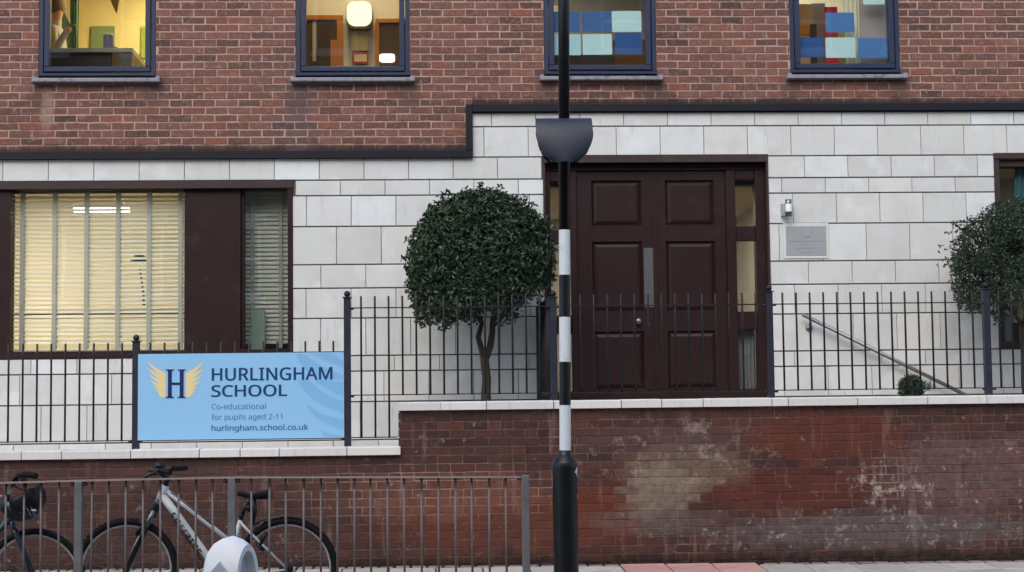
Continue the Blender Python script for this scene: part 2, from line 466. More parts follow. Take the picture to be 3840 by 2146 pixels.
def mat_glass(name='window_glass', tint=(.93, .96, .94, 1), refl=1.0, rough=0.0, f0=1.5, refl_k=2.2):
    s = NT(name)
    fr = s.n('ShaderNodeFresnel'); fr.inputs['IOR'].default_value = f0
    tr = s.n('ShaderNodeBsdfTransparent'); tr.inputs[0].default_value = tint
    gl = s.n('ShaderNodeBsdfGlossy'); gl.inputs['Roughness'].default_value = rough; gl.inputs[0].default_value = (refl, refl, refl, 1)
    bp = s.n('ShaderNodeBump'); bp.inputs['Strength'].default_value = .04; bp.inputs['Distance'].default_value = .01
    s.l(s.noise(1.6, 2), bp.inputs['Height']); s.l(bp.outputs[0], gl.inputs['Normal'])
    mx = s.n('ShaderNodeMixShader'); s.pos(); s.l(s.math('MULTIPLY', fr.outputs[0], s.math('MULTIPLY', s.math('SUBTRACT', 1.0, s._g.outputs['Backfacing']), refl_k), clamp=True), mx.inputs[0])
    s.l(tr.outputs[0], mx.inputs[1]); s.l(gl.outputs[0], mx.inputs[2]); s.l(mx.outputs[0], s.out.inputs[0])
    return s.m

def mat_emit(name, col, strength):
    s = NT(name)
    e = s.n('ShaderNodeEmission'); e.inputs[0].default_value = col; e.inputs[1].default_value = strength
    s.l(e.outputs[0], s.out.inputs[0]); return s.m

def mat_wood():
    s = NT('dark_mahogany')
    n = s.noise(9, 5, .6, stretch=(6, 6, .5))
    c = s.mix(n, srgb('#1d0f10'), srgb('#301a1a'))
    c = s.mix(s.math('MULTIPLY', s.step(s.noise(5, 6, .7), .56, .7), .25), c, srgb('#4a3634'))
    return s.bsdf(c, s.math('ADD', s.math('MULTIPLY', s.noise(3, 4), .25), .33), spec=.3, bump=s.noise(30, 4, .6, stretch=(6, 6, .6)), bstr=.15, bdist=.001)

def mat_paving(name, cols):
    s = NT(name); r = s.rnd()
    c = s.ramp(r, [(i / (len(cols) - 1), srgb(h)) for i, h in enumerate(cols)])
    c = s.mix(s.math('MULTIPLY', s.step(s.noise(6, 5, .7), .48, .7), .45), c, srgb('#7d7571'))
    c = s.mix(s.math('MULTIPLY', s.step(s.noise(60, 3, .6), .5, .7), .25), c, srgb('#e0d8d2'))
    return s.bsdf(c, .85, spec=.2, bump=s.noise(80, 4, .6), bstr=.4, bdist=.002)

def mat_leaf(name, cols, tr=.15):
    s = NT(name); s.pos()
    r = s._g.outputs['Random Per Island']
    c = s.ramp(r, [(i / (len(cols) - 1), srgb(h)) for i, h in enumerate(cols)])
    s.bsdf(c, s.math('ADD', s.math('MULTIPLY', s.rnd2(r, 13.7), .2), .34), spec=.45)
    tl = s.n('ShaderNodeBsdfTranslucent'); tl.inputs[0].default_value = srgb('#3a5a30')
    mx = s.n('ShaderNodeMixShader'); mx.inputs[0].default_value = tr
    s.l(s.b.outputs[0], mx.inputs[1]); s.l(tl.outputs[0], mx.inputs[2]); s.l(mx.outputs[0], s.out.inputs[0])
    return s.m

def mat_rail():
    """galvanised bars with rust below the top rail"""
    s = NT('weathered_rail_steel'); x, y, z = s.xyz()
    c = s.mix(s.noise(7, 5, .6), srgb('#5f5857'), srgb('#7a7372'))
    c = s.mix(s.math('MULTIPLY', s.step(s.noise(30, 4, .7), .56, .68), .5), c, srgb('#54403a'))
    rn = s.math('MULTIPLY', s.noise(9, 2, .5), .16)
    f = s.step(s.math('SUBTRACT', s.math('SUBTRACT', RAILTOP, z), rn), .03, -.02)
    c = s.mix(s.math('MULTIPLY', f, .92), c, srgb('#1f0f0d'))
    return s.bsdf(c, .55, .25, .4, bump=s.noise(90, 4), bstr=.3, bdist=.001)

# key levels, measured from the photograph on the planes they lie in
STEPX = at(1772, 500, 0).x
BAND_L = .5 * (at(300, 574, 0).z + at(1500, 569, 0).z) - .0
BAND_R = .5 * (at(2000, 398, 0).z + at(3500, 390, 0).z)
STREAK = (at(1120, 430, 0).x, at(1120, 430, 0).z)
WSTEP = bxz(1497, 1550)[0]
COPU = .5 * (bxz(1700, 1509)[1] + bxz(3500, 1481)[1])
COPL = .5 * (bxz(200, 1691)[1] + bxz(1300, 1675)[1])
RY = -4.8
RAILTOP = at(1400, 1785, RY).z
print('LEVELS step %.3f bandL %.3f bandR %.3f wstep %.3f copU %.3f copL %.3f rail %.3f base %.3f %.3f' % (STEPX, BAND_L, BAND_R, WSTEP, COPU, COPL, RAILTOP, bxz(600, 2133)[1], bxz(3600, 2103)[1]))

M_BRU, M_BRO, M_MRO = mat_brick_upper(), mat_brick_old(), mat_mortar_old()
M_MRU = mat_mortar_upper()
M_STONE, M_COP = mat_stone(), mat_coping()
M_JOINT = simple('joint_grey', srgb('#77797a'), .9, spec=.1)
M_BAND = simple('navy_metal_flashing', srgb('#10131d'), .5, .0, .3, var=.2, scale=6)
M_NAVY = simple('navy_window_aluminium', srgb('#212d47'), .42, .0, .4, var=.12, scale=5, dirt=srgb('#39435a'), dscale=8, damt=.35)
M_SILL = simple('weathered_sill', srgb('#8c8c94'), .7, .0, .3, var=.2, scale=14, dirt=srgb('#3f4048'), dscale=16, damt=.8)
M_GLASS = mat_glass()
M_GLASSD = mat_glass('door_glass', (.9, .9, .86, 1))
M_WOOD = mat_wood()
M_FASCIA = simple('brown_frame_metal', srgb('#3d2e2d'), .6, .0, .3, var=.2, scale=7, dirt=srgb('#4e403d'), dscale=9, damt=.5)
M_FENCE = simple('black_fence_paint', srgb('#17181c'), .5, .0, .4, var=.2, scale=10, dirt=srgb('#3a3433'), dscale=12, damt=.4)
M_POST = simple('dark_blue_post_paint', srgb('#222635'), .48, .0, .4, var=.2, scale=6, dirt=srgb('#3d3f4a'), dscale=10, damt=.4)
M_STEEL = simple('brushed_steel', srgb('#808386'), .38, .9, .5, var=.08, scale=8)
M_SILVER = simple('silver_paint', srgb('#a6abae'), .45, .3, .5, var=.05)
M_WHITE = simple('white_plastic', srgb('#fafaf9'), .4, .0, .45, var=.01, scale=3, dirt=srgb('#dcdedf'), dscale=7, damt=.25)
M_BLACK = simple('black_gloss_paint', srgb('#0e1014'), .38, .0, .45, var=.25, scale=3, dirt=srgb('#24242a'), dscale=4, damt=.6)
M_BANDW = simple('white_reflective_band', srgb('#dde5e8'), .5, .0, .3, var=.04, dirt=srgb('#aeb4b8'), dscale=9, damt=.35)
M_HOOD = simple('hood_paint', srgb('#28303f'), .5, .0, .45, var=.1)
M_RUBBER = simple('black_rubber', srgb('#131316'), .75, .0, .25, var=.2, scale=20)
M_BLKP = simple('black_plastic', srgb('#141518'), .45, .0, .4, var=.2)
M_BIKEW = simple('white_bike_paint', srgb('#ccd0d4'), .3, .0, .5, var=.05, dirt=srgb('#8e8b88'), dscale=9, damt=.3)
M_BIKEB = simple('dark_bike_paint', srgb('#1d2c36'), .35, .0, .5, var=.1)
M_BIKET = simple('teal_bike_paint', srgb('#1f4a58'), .35, .0, .5, var=.1)
M_ALU = simple('aluminium_rim', srgb('#c4c6c7'), .35, .5, .5, var=.08)
M_BARK = simple('bark', srgb('#46403c'), .9, .0, .15, var=.3, scale=18, bump=.8, dirt=srgb('#38332f'), dscale=14, damt=.6)
M_SLAB = mat_paving('paving_stone', ['#b3aca6', '#c2bab4', '#aaa29c', '#bbb2ab'])
M_TACT = mat_paving('pink_tactile_paving', ['#bd8f88', '#c79990', '#b8877f'])
M_SETT = mat_paving('stone_sett', ['#7d7470', '#8b827c', '#6e6663'])
M_ASPH = simple('asphalt', srgb('#3c3c3e'), .9, .0, .2, var=.3, scale=60, bump=.7)
M_KERB = simple('granite_kerb', srgb('#8f8d8b'), .85, .0, .2, var=.2, scale=40, bump=.4)
M_GRIT = simple('joint_sand', srgb('#4a433d'), .95, .0, .1)
M_WARMW = simple('warm_white_wall', srgb('#ebe5d2'), .8, .0, .2, var=.04, scale=1.5)
M_CEIL = simple('ceiling_paint', srgb('#cdc6ac'), .8, .0, .2, var=.04, scale=1.5)
M_YELW = simple('yellow_wall', srgb('#e4d89c'), .8, .0, .2, var=.04, scale=1.5)
M_DIMW = simple('grey_room_wall', srgb('#b3aca0'), .85, .0, .2, var=.08, scale=1.2)
M_FLOORI = simple('room_floor', srgb('#7a6a58'), .6, .0, .3)
M_OAK = simple('oak_frame', srgb('#b3742f'), .5, .0, .35, var=.15, scale=8)
M_DKGL = simple('dark_glazed_panel', srgb('#4d3c2b'), .2, .0, .5, var=.2, scale=2)
RAILM = mat_rail()
M_POSTG = simple('galvanised_post', srgb('#77797b'), .55, .3, .4, var=.15, scale=10, dirt=srgb('#5d5a58'), dscale=8, damt=.5)
# ------------------------------------------------------------------ ground
KY = -5.35                                    # kerb line
PZL, PZR = bxz(600, 2131)[1], bxz(3500, 2104)[1]; PXL, PXR = bxz(600, 2131)[0], bxz(3500, 2104)[0]
print('pave', PZL, PZR)
def pav_z(y, x=0.0): return PZL + (x - PXL) / (PXR - PXL) * (PZR - PZL) + (y - BW) * .028   # falls toward the kerb
g = MB(); g.add([(-150, 150, -.34), (150, 150, -.34), (150, -150, -.34), (-150, -150, -.34)], [(3, 2, 1, 0)])
g.build('ground', M_ASPH, kind='structure')
g = MB(); g.box(-40, 40, KY - 7.6, KY - .004, -.33, -.24); g.build('road', M_ASPH, kind='structure')
pave = MB()
pave.add([(-14, KY + .12, pav_z(KY + .12, -14) - .03), (14, KY + .12, pav_z(KY + .12, 14) - .03), (14, BW - .002, pav_z(BW, 14) - .03), (-14, BW - .002, pav_z(BW, -14) - .03)], [(0, 1, 2, 3)])
pavement = pave.build('pavement', M_GRIT, kind='structure')
kb = MB()
for i in range(-15, 15): kb.cbox(i * .9 + .004, (i + 1) * .9 - .004, KY, KY + .12, -.3, pav_z(KY, i * .9 + .45) + .012, .012)
kb.build('kerb', M_KERB, kind='structure')
kb = MB(); kb.box(-40, 40, KY - 40, KY - 7.6, -.33, -.13); kb.build('far_pavement', M_ASPH, kind='structure')

slab_me = {}
def slab_mesh(key, w, d, mat):
    if key in slab_me: return slab_me[key]
    m = MB(); c = .006; h = .05; e = .008
    vs = [(-w/2+e, -d/2+e, -h), (w/2-e, -d/2+e, -h), (w/2-e, d/2-e, -h), (-w/2+e, d/2-e, -h),
          (-w/2+e, -d/2+e, -c), (w/2-e, -d/2+e, -c), (w/2-e, d/2-e, -c), (-w/2+e, d/2-e, -c),
          (-w/2+e+c, -d/2+e+c, 0), (w/2-e-c, -d/2+e+c, 0), (w/2-e-c, d/2-e-c, 0), (-w/2+e+c, d/2-e-c, 0)]
    fs = [(8, 9, 10, 11)]
    for i in range(4):
        j = (i + 1) % 4; fs += [(i, j, 4 + j, 4 + i), (4 + i, 4 + j, 8 + j, 8 + i)]
    m.add(vs, fs)
    if False:
        n = 6
        for a in range(n):
            for b in range(n):
                x = -w/2 + (a + .5) * w / n; y = -d/2 + (b + .5) * d / n
                o = len(m.v); r0, r1 = .013, .009
                m.add([(x + r0 * math.cos(k * math.pi / 3), y + r0 * math.sin(k * math.pi / 3), 0.0005) for k in range(6)] +
                      [(x + r1 * math.cos(k * math.pi / 3), y + r1 * math.sin(k * math.pi / 3), .005) for k in range(6)],
                      [(k, (k + 1) % 6, 6 + (k + 1) % 6, 6 + k) for k in range(6)] + [tuple(range(6, 12))])
    slab_me[key] = m.mesh(key, mat); return slab_me[key]
tx0, tx1 = at(2322, 2120, BW).x, at(2832, 2112, BW).x
tw = (tx1 - tx0) / 3
SET_D = .13
y0 = BW - .006 - SET_D
rest = MB()
nslab = 0
xs = [tx0 + k * tw for k in range(-15, 22)]
for j in range(8):
    yc = y0 - (j + .5) * tw
    if yc - tw / 2 < KY + .12: break
    for i, x in enumerate(xs):
        tact = 15 <= i < 18
        off = 0 if tact or j % 2 == 0 else 0
        a = 0
        o = link('tactile_slab' if tact else 'paving_slab', slab_mesh('pink_tactile_slab' if tact else 'plain_paving_slab', tw, tw, M_TACT if tact else M_SLAB), pavement)
        if tact: o['label'] = 'pink tactile paving slab'
        o.location = (x + tw / 2, yc, pav_z(yc, x) + random.uniform(-.003, .003))
        o.rotation_euler = (R(1.6) + R(random.uniform(-.4, .4)), R(random.uniform(-.3, .3)), R(random.uniform(-.3, .3)))
        nslab += 1
for k in range(-36, 52):
    x = tx0 + k * .14
    if tx0 - .01 < x < tx1 - .02: continue
    o = link('sett', slab_mesh('stone_sett_block', .134, SET_D - .006, M_SETT), pavement)
    o.location = (x + .07, BW - .006 - SET_D / 2, pav_z(BW, x) + random.uniform(-.004, .004))
for k in range(3):
    o = link('tactile_slab', slab_mesh('pink_tactile_strip', tw, SET_D, M_TACT), pavement)
    o['label'] = 'pink tactile paving slab'
    o.location = (tx0 + (k + .5) * tw, BW - .006 - SET_D / 2, pav_z(BW, tx0 + k * tw))
print('slabs', nslab)

# ------------------------------------------------------------------ school building
bld = thing('school_building', 'two-storey school building in red brick above pale limestone blocks', 'building')
XL, XR, ZT = -8.4, 8.8, 6.75
def rect(pl, pr, pt, pb, Y=0.0):
    """opening from photo edges: left/right at mid height, top/bottom at mid width"""
    ym = (pt + pb) / 2; xm = (pl + pr) / 2
    return [at(pl, ym, Y).x, at(pr, ym, Y).x, at(xm, pb, Y).z, at(xm, pt, Y).z]
wins = [rect(145, 585, 0, 297), rect(1108, 1537, 0, 295), rect(2039, 2461, 0, 290), rect(2961, 3373, 0, 284)]
for w in wins: w[3] = w[2] + 1.55
wl = rect(-60, 1099, 683, 1345)                      # big ground floor window
wl[0] = wl[1] - 4.8
wr = rect(3736, 4300, 574, 1307)
door = rect(2041, 2889, 583, 1500); door[2] = 1.40
up_holes = [tuple(w) for w in wins]
lo_holes = [tuple(wl), tuple(wr), tuple(door)]
core = MB()
def l_region_hole(h): return tuple(h)
# brick backing: everything above the flashing ; stone backing below it
plate(core, (XL, STEPX, BAND_L, ZT), up_holes, .0005, .25)
plate(core, (STEPX, XR, BAND_R, ZT), up_holes, .0005, .25)
core.build('mortar_backing', M_MRU, bld, fixn=False)
core = MB()
plate(core, (XL, STEPX, -.3, BAND_L), lo_holes, .012, .25)
plate(core, (STEPX, XR, -.3, BAND_R), lo_holes, .012, .25)
core.build('stone_backing', M_JOINT, bld, fixn=False)

# bricks of the upper wall
CO = .0752
zb = at(1280, 342, 0).z                                # a bed joint
full = []; cut = []
def in_wall(cx, cz):
    return cz > (BAND_L if cx < STEPX else BAND_R)
x_ref = at(1578.5, 327, 0).x
PIT = .2235
k0 = int((BAND_L - zb) / CO) - 2
rndb = random.Random(3)
for k in range(k0, int((ZT - zb) / CO) + 1):
    z0 = zb + k * CO; z1 = z0 + CO - .0105
    off = x_ref + (0 if k % 2 == 0 else PIT / 2) + rndb.uniform(-.012, .012)
    n0 = int((XL - off) / PIT) - 1; n1 = int((XR - off) / PIT) + 1
    for n in range(n0, n1):
        xa = off + n * PIT; xb = xa + PIT - .0105
        hs = up_holes + [(-50, STEPX, -50, BAND_L + .004), (STEPX - .035, 50, -50, BAND_R + .004), (-50, XL, -50, 50), (XR, 50, -50, 50), (-50, 50, ZT, 60)]
        rs = subtract((xa, xb, z0, z1), hs, .02)
        if len(rs) == 1 and abs(rs[0][1] - rs[0][0] - (xb - xa)) < 1e-4 and abs(rs[0][3] - rs[0][2] - (z1 - z0)) < 1e-4: full.append(rs[0])
        else: cut += rs
def in_frame(x, z, Y, m=0):
    u, v = pix((x, Y, z)); return -m < u < W0 + m and -m < v < H0 + m
def place_bricks(full, cut, parent, mat, Y, w, h, seed, limit=300, depth=.018, occl=None):
    rn = random.Random(seed)
    meshes = []
    for i in range(9):
        vs, fs = ragged(w, h, depth, .0026, .003, rn); m = MB(); m.add(vs, fs); meshes.append(m)
    med = [m.mesh('brick', mat) for m in meshes]
    cand = [r for r in full if in_frame(r[0], r[2], Y) and in_frame(r[1], r[3], Y) and not (occl and occl(r))]
    cand.sort(key=lambda r: (Vector(((r[0] + r[1]) / 2, Y, (r[2] + r[3]) / 2)) - CAMP).length)
    sel = set(cand[:limit]); stuff = MB(); cells = []
    for r in full + cut:
        cx, cz = (r[0] + r[1]) / 2, (r[2] + r[3]) / 2
        dy = rn.uniform(-.002, .0025); rz = rn.uniform(-.006, .006); ry = rn.uniform(-.006, .006)
        if r in sel:
            o = link('brick', rn.choice(med), parent, (cx, Y + dy, cz)); o.rotation_euler = (0, ry, rz); continue
        ww, hh = r[1] - r[0], r[3] - r[2]
        if abs(ww - w) < .001 and abs(hh - h) < .001: m = rn.choice(meshes); vs, fs = m.v, m.f
        else: vs, fs = ragged(ww, hh, depth, .0022, .003, rn)
        c, s_ = math.cos(ry), math.sin(ry)
        cells += [(cx, Y, cz)] * len(vs)
        stuff.add([(cx + v[0] * c + v[2] * s_, Y + dy + v[1], cz - v[0] * s_ + v[2] * c) for v in vs], fs)
    so_ = stuff.build('brickwork', mat, parent, fixn=False, kind='stuff')
    at_ = so_.data.attributes.new('unit_centre', 'FLOAT_VECTOR', 'POINT'); at_.data.foreach_set('vector', [v for c_ in cells for v in c_])
    print('bricks', len(full), len(cut), 'single', len(sel))
place_bricks(full, cut, bld, M_BRU, 0.0, PIT - .0105, CO - .0105, 11)

# limestone blocks
rows_px = [422, 475, 589, 672, 730, 845, 987, 1075, 1187, 1327, 1385, 1499, 1641]   # at x = 2020
SY = -.012
rz = [at(2020, y, SY).z for y in rows_px]
rz.append(rz[-1] - .225); rz.append(rz[-1] - .3); rz.append(rz[-1] - .3)
def jx(px, py): return at(px, py, SY).x
row_ref = [jx(1280 + 1458 / 2, 450), jx(1280 + 1070 / 2, 530), jx(1280 + 838 / 2, 630), jx(1280 + 662 / 2, 700), jx(1280 + 410 / 2, 790),
           jx(1430, 915), jx(1372, 1030), jx(1317, 1130), jx(1372, 1255), jx(1480, 1356), jx(1440, 1440), jx(1520, 1560), jx(1420, 1690), jx(1500, 1780), jx(1400, 1900)]
BL = .4385
rs2 = random.Random(5); nst = 0
shared = {}
for i in range(len(rz) - 1):
    z1, z0 = rz[i], rz[i + 1]
    off = row_ref[i]
    for n in range(int((XL - off) / BL) - 1, int((XR - off) / BL) + 2):
        xa = off + n * BL; xb = xa + BL
        reg = [(-50, XL, -50, 50), (XR, 50, -50, 50)] + lo_holes
        if i < 2: reg.append((-50, STEPX, -50, 50))
        for r in subtract((xa + .0028, xb - .0028, z0 + .0065, z1 - .0065), [tuple(h) for h in reg], .03):
            m = MB(); w, h = r[1] - r[0], r[3] - r[2]; cx, cz = (r[0] + r[1]) / 2, (r[2] + r[3]) / 2
            key = (round(w, 3), round(h, 3))
            if key not in shared:
                m.cbox(-w / 2, w / 2, 0, .022, -h / 2, h / 2, .003); shared[key] = m.mesh('stone_block', M_STONE)
            o = link('stone_block', shared[key], bld, (cx, SY + rs2.uniform(-.0015, .0015), cz)); nst += 1
            o.rotation_euler = (0, 0, rs2.uniform(-.0025, .0025))
print('stones', nst)

# navy flashing with its step
f = MB(); BT = .062
f.cbox(XL, STEPX, -.045, .012, BAND_L - BT, BAND_L + .004, .004); f.box(XL, STEPX, -.06, -.0455, BAND_L - BT - .006, BAND_L - BT + .012)
f.build('flashing', M_BAND, bld)
f = MB(); f.cbox(STEPX - .066, STEPX, -.048, .012, BAND_L + .0045, BAND_R + .006, .004); f.build('flashing', M_BAND, bld)
f = MB(); f.cbox(STEPX + .0005, XR, -.045, .012, BAND_R - BT, BAND_R + .004, .004); f.box(STEPX + .001, XR, -.06, -.0455, BAND_R - BT - .006, BAND_R - BT + .012)
f.build('flashing', M_BAND, bld)
# parapet and shell behind
f = MB(); f.box(XL, XR, -.05, 6, ZT, ZT + .12); f.build('roof', M_BAND, bld)
f = MB(); f.box(XL, XL + .2, .25, 6, -.3, ZT); f.box(XR - .2, XR, .25, 6, -.3, ZT); f.box(XL, XR, 5.8, 6, -.3, ZT)
f.build('side_wall', M_MRU, bld)

# upper windows
def window(w, par, i):
    x0, x1, z0, z1 = w
    pt = part('window', par)
    fr = MB(); t = .045; a, b = .0, .09          # outer frame
    fr.cbox(x0 + .002, x0 + t, a, b, z0 + .06, z1, .003); fr.cbox(x1 - t, x1 - .002, a, b, z0 + .06, z1, .003)
    fr.cbox(x0 + .002, x1 - .002, a - .012, b, z0 + .03, z0 + .0595, .003); fr.cbox(x0 + .003, x1 - .003, a + .02, b, z0, z0 + .0295, .002)
    fr.box(x0 + t, x1 - t, a, b, z1 - t, z1)
    fr.build('frame', M_NAVY, pt)
    sa = MB(); t2 = .052; c, d = -.008, .075; xa, xb, za, zb_ = x0 + t + .008, x1 - t - .008, z0 + .072, z1 - t - .006
    sa.cbox(xa, xa + t2, c, d, za + t2 + .0005, zb_, .006); sa.cbox(xb - t2, xb, c, d, za + t2 + .0005, zb_, .006)
    sa.cbox(xa, xb, c - .001, d, za, za + t2, .006); sa.box(xa + t2, xb - t2, c, d, zb_ - t2, zb_)
    sa.build('sash', M_NAVY, pt)
    gl = MB(); gl.box(xa + t2 - .008, xb - t2 + .008, .045, .051, za + t2 - .008, zb_ - t2 + .008)
    gl.build('pane', M_GLASS, pt)
    si = MB(); si.cbox(x0 - .045, x1 + .05, -.085, .09, z0 - .043, z0 - .004, .006)
    si.box(x0 - .045, x0 - .005, -.08, .0, z0 - .0035, z0 + .012); si.box(x1 + .01, x1 + .05, -.08, .0, z0 - .0035, z0 + .012)
    si.build('sill', M_SILL, pt)
    return xa + t2, xb - t2, za + t2, zb_ - t2
glz = [window(w, bld, i) for i, w in enumerate(wins)]
# ------------------------------------------------------------------ ground-floor window, left
def zr(px, py, Y): return at(px, py, Y).z
def xr(px, py, Y): return at(px, py, Y).x
GY = .10
lw = part('ground_window', bld)
x0, x1, z0, z1 = wl
zt = zr(600, 712, GY); zbm = zr(600, 1316, GY)
xs_ = [xr(p, 1000, GY) for p in (45, 695, 905, 917, 1083)]
f = MB()
f.cbox(x0 + .002, x1 + .004, -.03, .0, z1 - .07, z1 + .004, .003); f.build('fascia', M_FASCIA, lw)
f = MB()
f.cbox(xs_[4], x1 - .002, -.022, .2, z0 + .005, z1 - .0725, .003)
f.box(x0, xs_[4] - .0005, .02, .2, zt, z1 - .073); f.cbox(x0, xs_[4] - .0005, -.02, .2, z0 + .004, zbm, .004)
f.cbox(xs_[0] - .12, xs_[0], .02, .2, zbm + .0005, zt - .0005, .003)
f.build('frame', M_WOOD, lw)
f = MB(); f.cbox(xs_[1], xs_[2], .035, .16, zbm + .0007, zt - .0007, .003); f.box(xs_[2] + .0005, xs_[3], .07, .18, zbm + .0007, zt - .0007)
f.build('panel', M_WOOD, lw)
f = MB(); f.box(xs_[0], xs_[1], GY, GY + .006, zbm, zt); f.build('pane', M_GLASS, lw)
f = MB(); f.box(xs_[3], xs_[4], GY, GY + .006, zbm, zt); f.build('pane', mat_glass('narrow_glass', (.84, .87, .85, 1), f0=1.7, refl_k=2.6), lw)
f = MB(); f.box(x0 + .02, xs_[0] - .125, GY, GY + .006, zbm, zt); f.build('pane', M_GLASS, lw)

# venetian blind behind the pane
M_SLAT = simple('white_blind_slat', srgb('#ece7de'), .5, .0, .35, var=.03)
M_TAPE = simple('blind_tape', srgb('#c3c0b8'), .8, .0, .2, var=.06, scale=20)
bl = thing('venetian_blind', 'white slatted venetian blind with wide tapes lit warm from the room behind', 'blind')
BY = GY + .09
bx0, bx1 = xs_[0] - .02, xs_[1] + .02
bz1, bz0 = zt + .02, zbm + .01
sm = MB(); wd_, tilt = .050, R(36)
nseg = 5; L = bx1 - bx0
vs = []
for i in range(nseg + 1):
    u = -wd_ / 2 + wd_ * i / nseg; crown = .003 * (1 - (2 * u / wd_) ** 2)
    vs.append((u * math.cos(tilt) - crown * math.sin(tilt), u * math.sin(tilt) + crown * math.cos(tilt)))
n = nseg + 1
sm.add([(-L / 2, a, b) for a, b in vs] + [(L / 2, a, b) for a, b in vs] + [(-L / 2, a, b - .0022) for a, b in vs] + [(L / 2, a, b - .0022) for a, b in vs],
       [(i, n + i, n + i + 1, i + 1) for i in range(nseg)] + [(2 * n + i + 1, 3 * n + i + 1, 3 * n + i, 2 * n + i) for i in range(nseg)]
       + [(0, 2 * n, 3 * n, n), (nseg, n + nseg, 3 * n + nseg, 2 * n + nseg)], True)
slat = sm.mesh('slat', M_SLAT)
pitch = (zr(300, 900, BY) - zr(300, 1066, BY)) / 10
k = 0; z = bz1 - .03
rs3 = random.Random(9)
while z > bz0 + .05:
    o = link('slat', slat, bl, ((bx0 + bx1) / 2, BY, z)); o.rotation_euler = (R(rs3.uniform(-2, 2)), R(rs3.uniform(-.12, .12)), 0)
    z -= pitch; k += 1
f = MB(); f.cbox(bx0, bx1, BY - .025, BY + .025, bz1 - .005, bz1 + .04); f.build('headrail', M_SLAT, bl)
f = MB(); f.cbox(bx0, bx1, BY - .025, BY + .025, bz0, bz0 + .02); f.build('bottom_rail', M_SLAT, bl)
for px in (82, 203, 323, 441, 558, 676):
    f = MB(); x = xr(px, 1000, BY - .03); f.box(x - .021, x + .021, BY - .029, BY - .0275, bz0 + .01, bz1); f.box(x - .021, x + .021, BY + .0275, BY + .029, bz0 + .01, bz1)
    f.build('tape', M_TAPE, bl)
print('slats', k)

# ------------------------------------------------------------------ rooms
def room(x0, x1, y0, y1, z0, z1, wall, floor=None, ceil=None):
    rp = part('room', bld)
    m = MB(); t = .02
    m.box(x0, x0 + t, y0, y1, z0, z1); m.box(x1 - t, x1, y0, y1, z0, z1); m.box(x0, x1, y1, y1 + t, z0, z1)
    m.build('room_wall', wall, rp)
    m = MB(); m.box(x0, x1, y0, y1, z0 - t, z0 - .001); m.build('room_floor', floor or M_FLOORI, rp)
    m = MB(); m.box(x0, x1, y0, y1, z1 + .001, z1 + t); m.build('room_ceiling', ceil or M_CEIL, rp)
    return rp
LAMPW = srgb('#ffe3b8'); COOLW = srgb('#fff6ea')
def ceiling_lamp(x, y, z, w, d, strength, label, col=LAMPW):
    t = thing('ceiling_lamp', label, 'lamp')
    m = MB(); m.cbox(x - w / 2, x + w / 2, y - d / 2, y + d / 2, z, z + .03); m.build('housing', M_SILVER, t)
    m = MB(); m.box(x - w / 2 + .01, x + w / 2 - .01, y - d / 2 + .01, y + d / 2 - .01, z - .006, z - .001); m.build('diffuser', mat_emit('lamp_glow', col, strength), t)
    return t
YI = .26
# lower office behind the blind
room(wl[0] + .0, xs_[1] + .25, YI, 3.6, .6, 3.95, M_WARMW)
lx, lz = xr(380, 787, 2.6), zr(380, 787, 2.6)
t = thing('linear_lamp', 'bright linear ceiling lamp seen through the slats of the blind', 'lamp')
m = MB(); m.box(lx - .31, lx + .31, 2.58, 2.66, lz - .02, lz + .02); m.build('tube', mat_emit('tube_glow', srgb('#fff0d8'), 9), t)
m = MB(); m.tube([(lx - .25, 2.62, lz + .021), (lx - .25, 2.62, 3.95)], .004, 6); m.tube([(lx + .25, 2.62, lz + .021), (lx + .25, 2.62, 3.95)], .004, 6); m.build('cable', M_SILVER, t)
ceiling_lamp((wl[0] + xs_[1]) / 2 - .35, 1.7, 3.92, 1.4, .6, 22, 'ceiling light panel of the office behind the blind')
# desk lamp and desk in the office
dl = thing('desk_lamp', 'dark anglepoise desk lamp silhouetted behind the blind', 'lamp')
DY = 1.0
P = lambda px, py, Y=DY: tuple(at(px, py, Y))
m = MB(); m.tube([P(540, 1150), P(538, 1100), P(525, 1010)], .012, 8); m.build('arm', M_BLKP, dl)
a = at(520, 975, DY); m = MB(); m.lathe(a, [(.02, .07), (.05, .05), (.085, .0), (.09, -.03)], 16); m.build('lamp_shade', M_BLKP, dl)
a = at(540, 1155, DY); m = MB(); m.lathe(a, [(.001, .02), (.08, .018), (.085, .0)], 16); m.build('base', M_BLKP, dl)
dk = thing('office_desk', 'low grey desk top behind the blind with papers on it', 'desk')
a = at(300, 1170, DY); m = MB(); m.cbox(a.x - .9, xs_[1] + .2, .62, 1.5, a.z - .04, a.z - .002); m.build('desk_top', M_DIMW, dk)
m = MB(); m.box(a.x - .85, a.x - .8, .66, 1.46, .61, a.z - .042); m.box(xs_[1] + .1, xs_[1] + .15, .66, 1.46, .61, a.z - .042); m.build('leg', M_DIMW, dk)
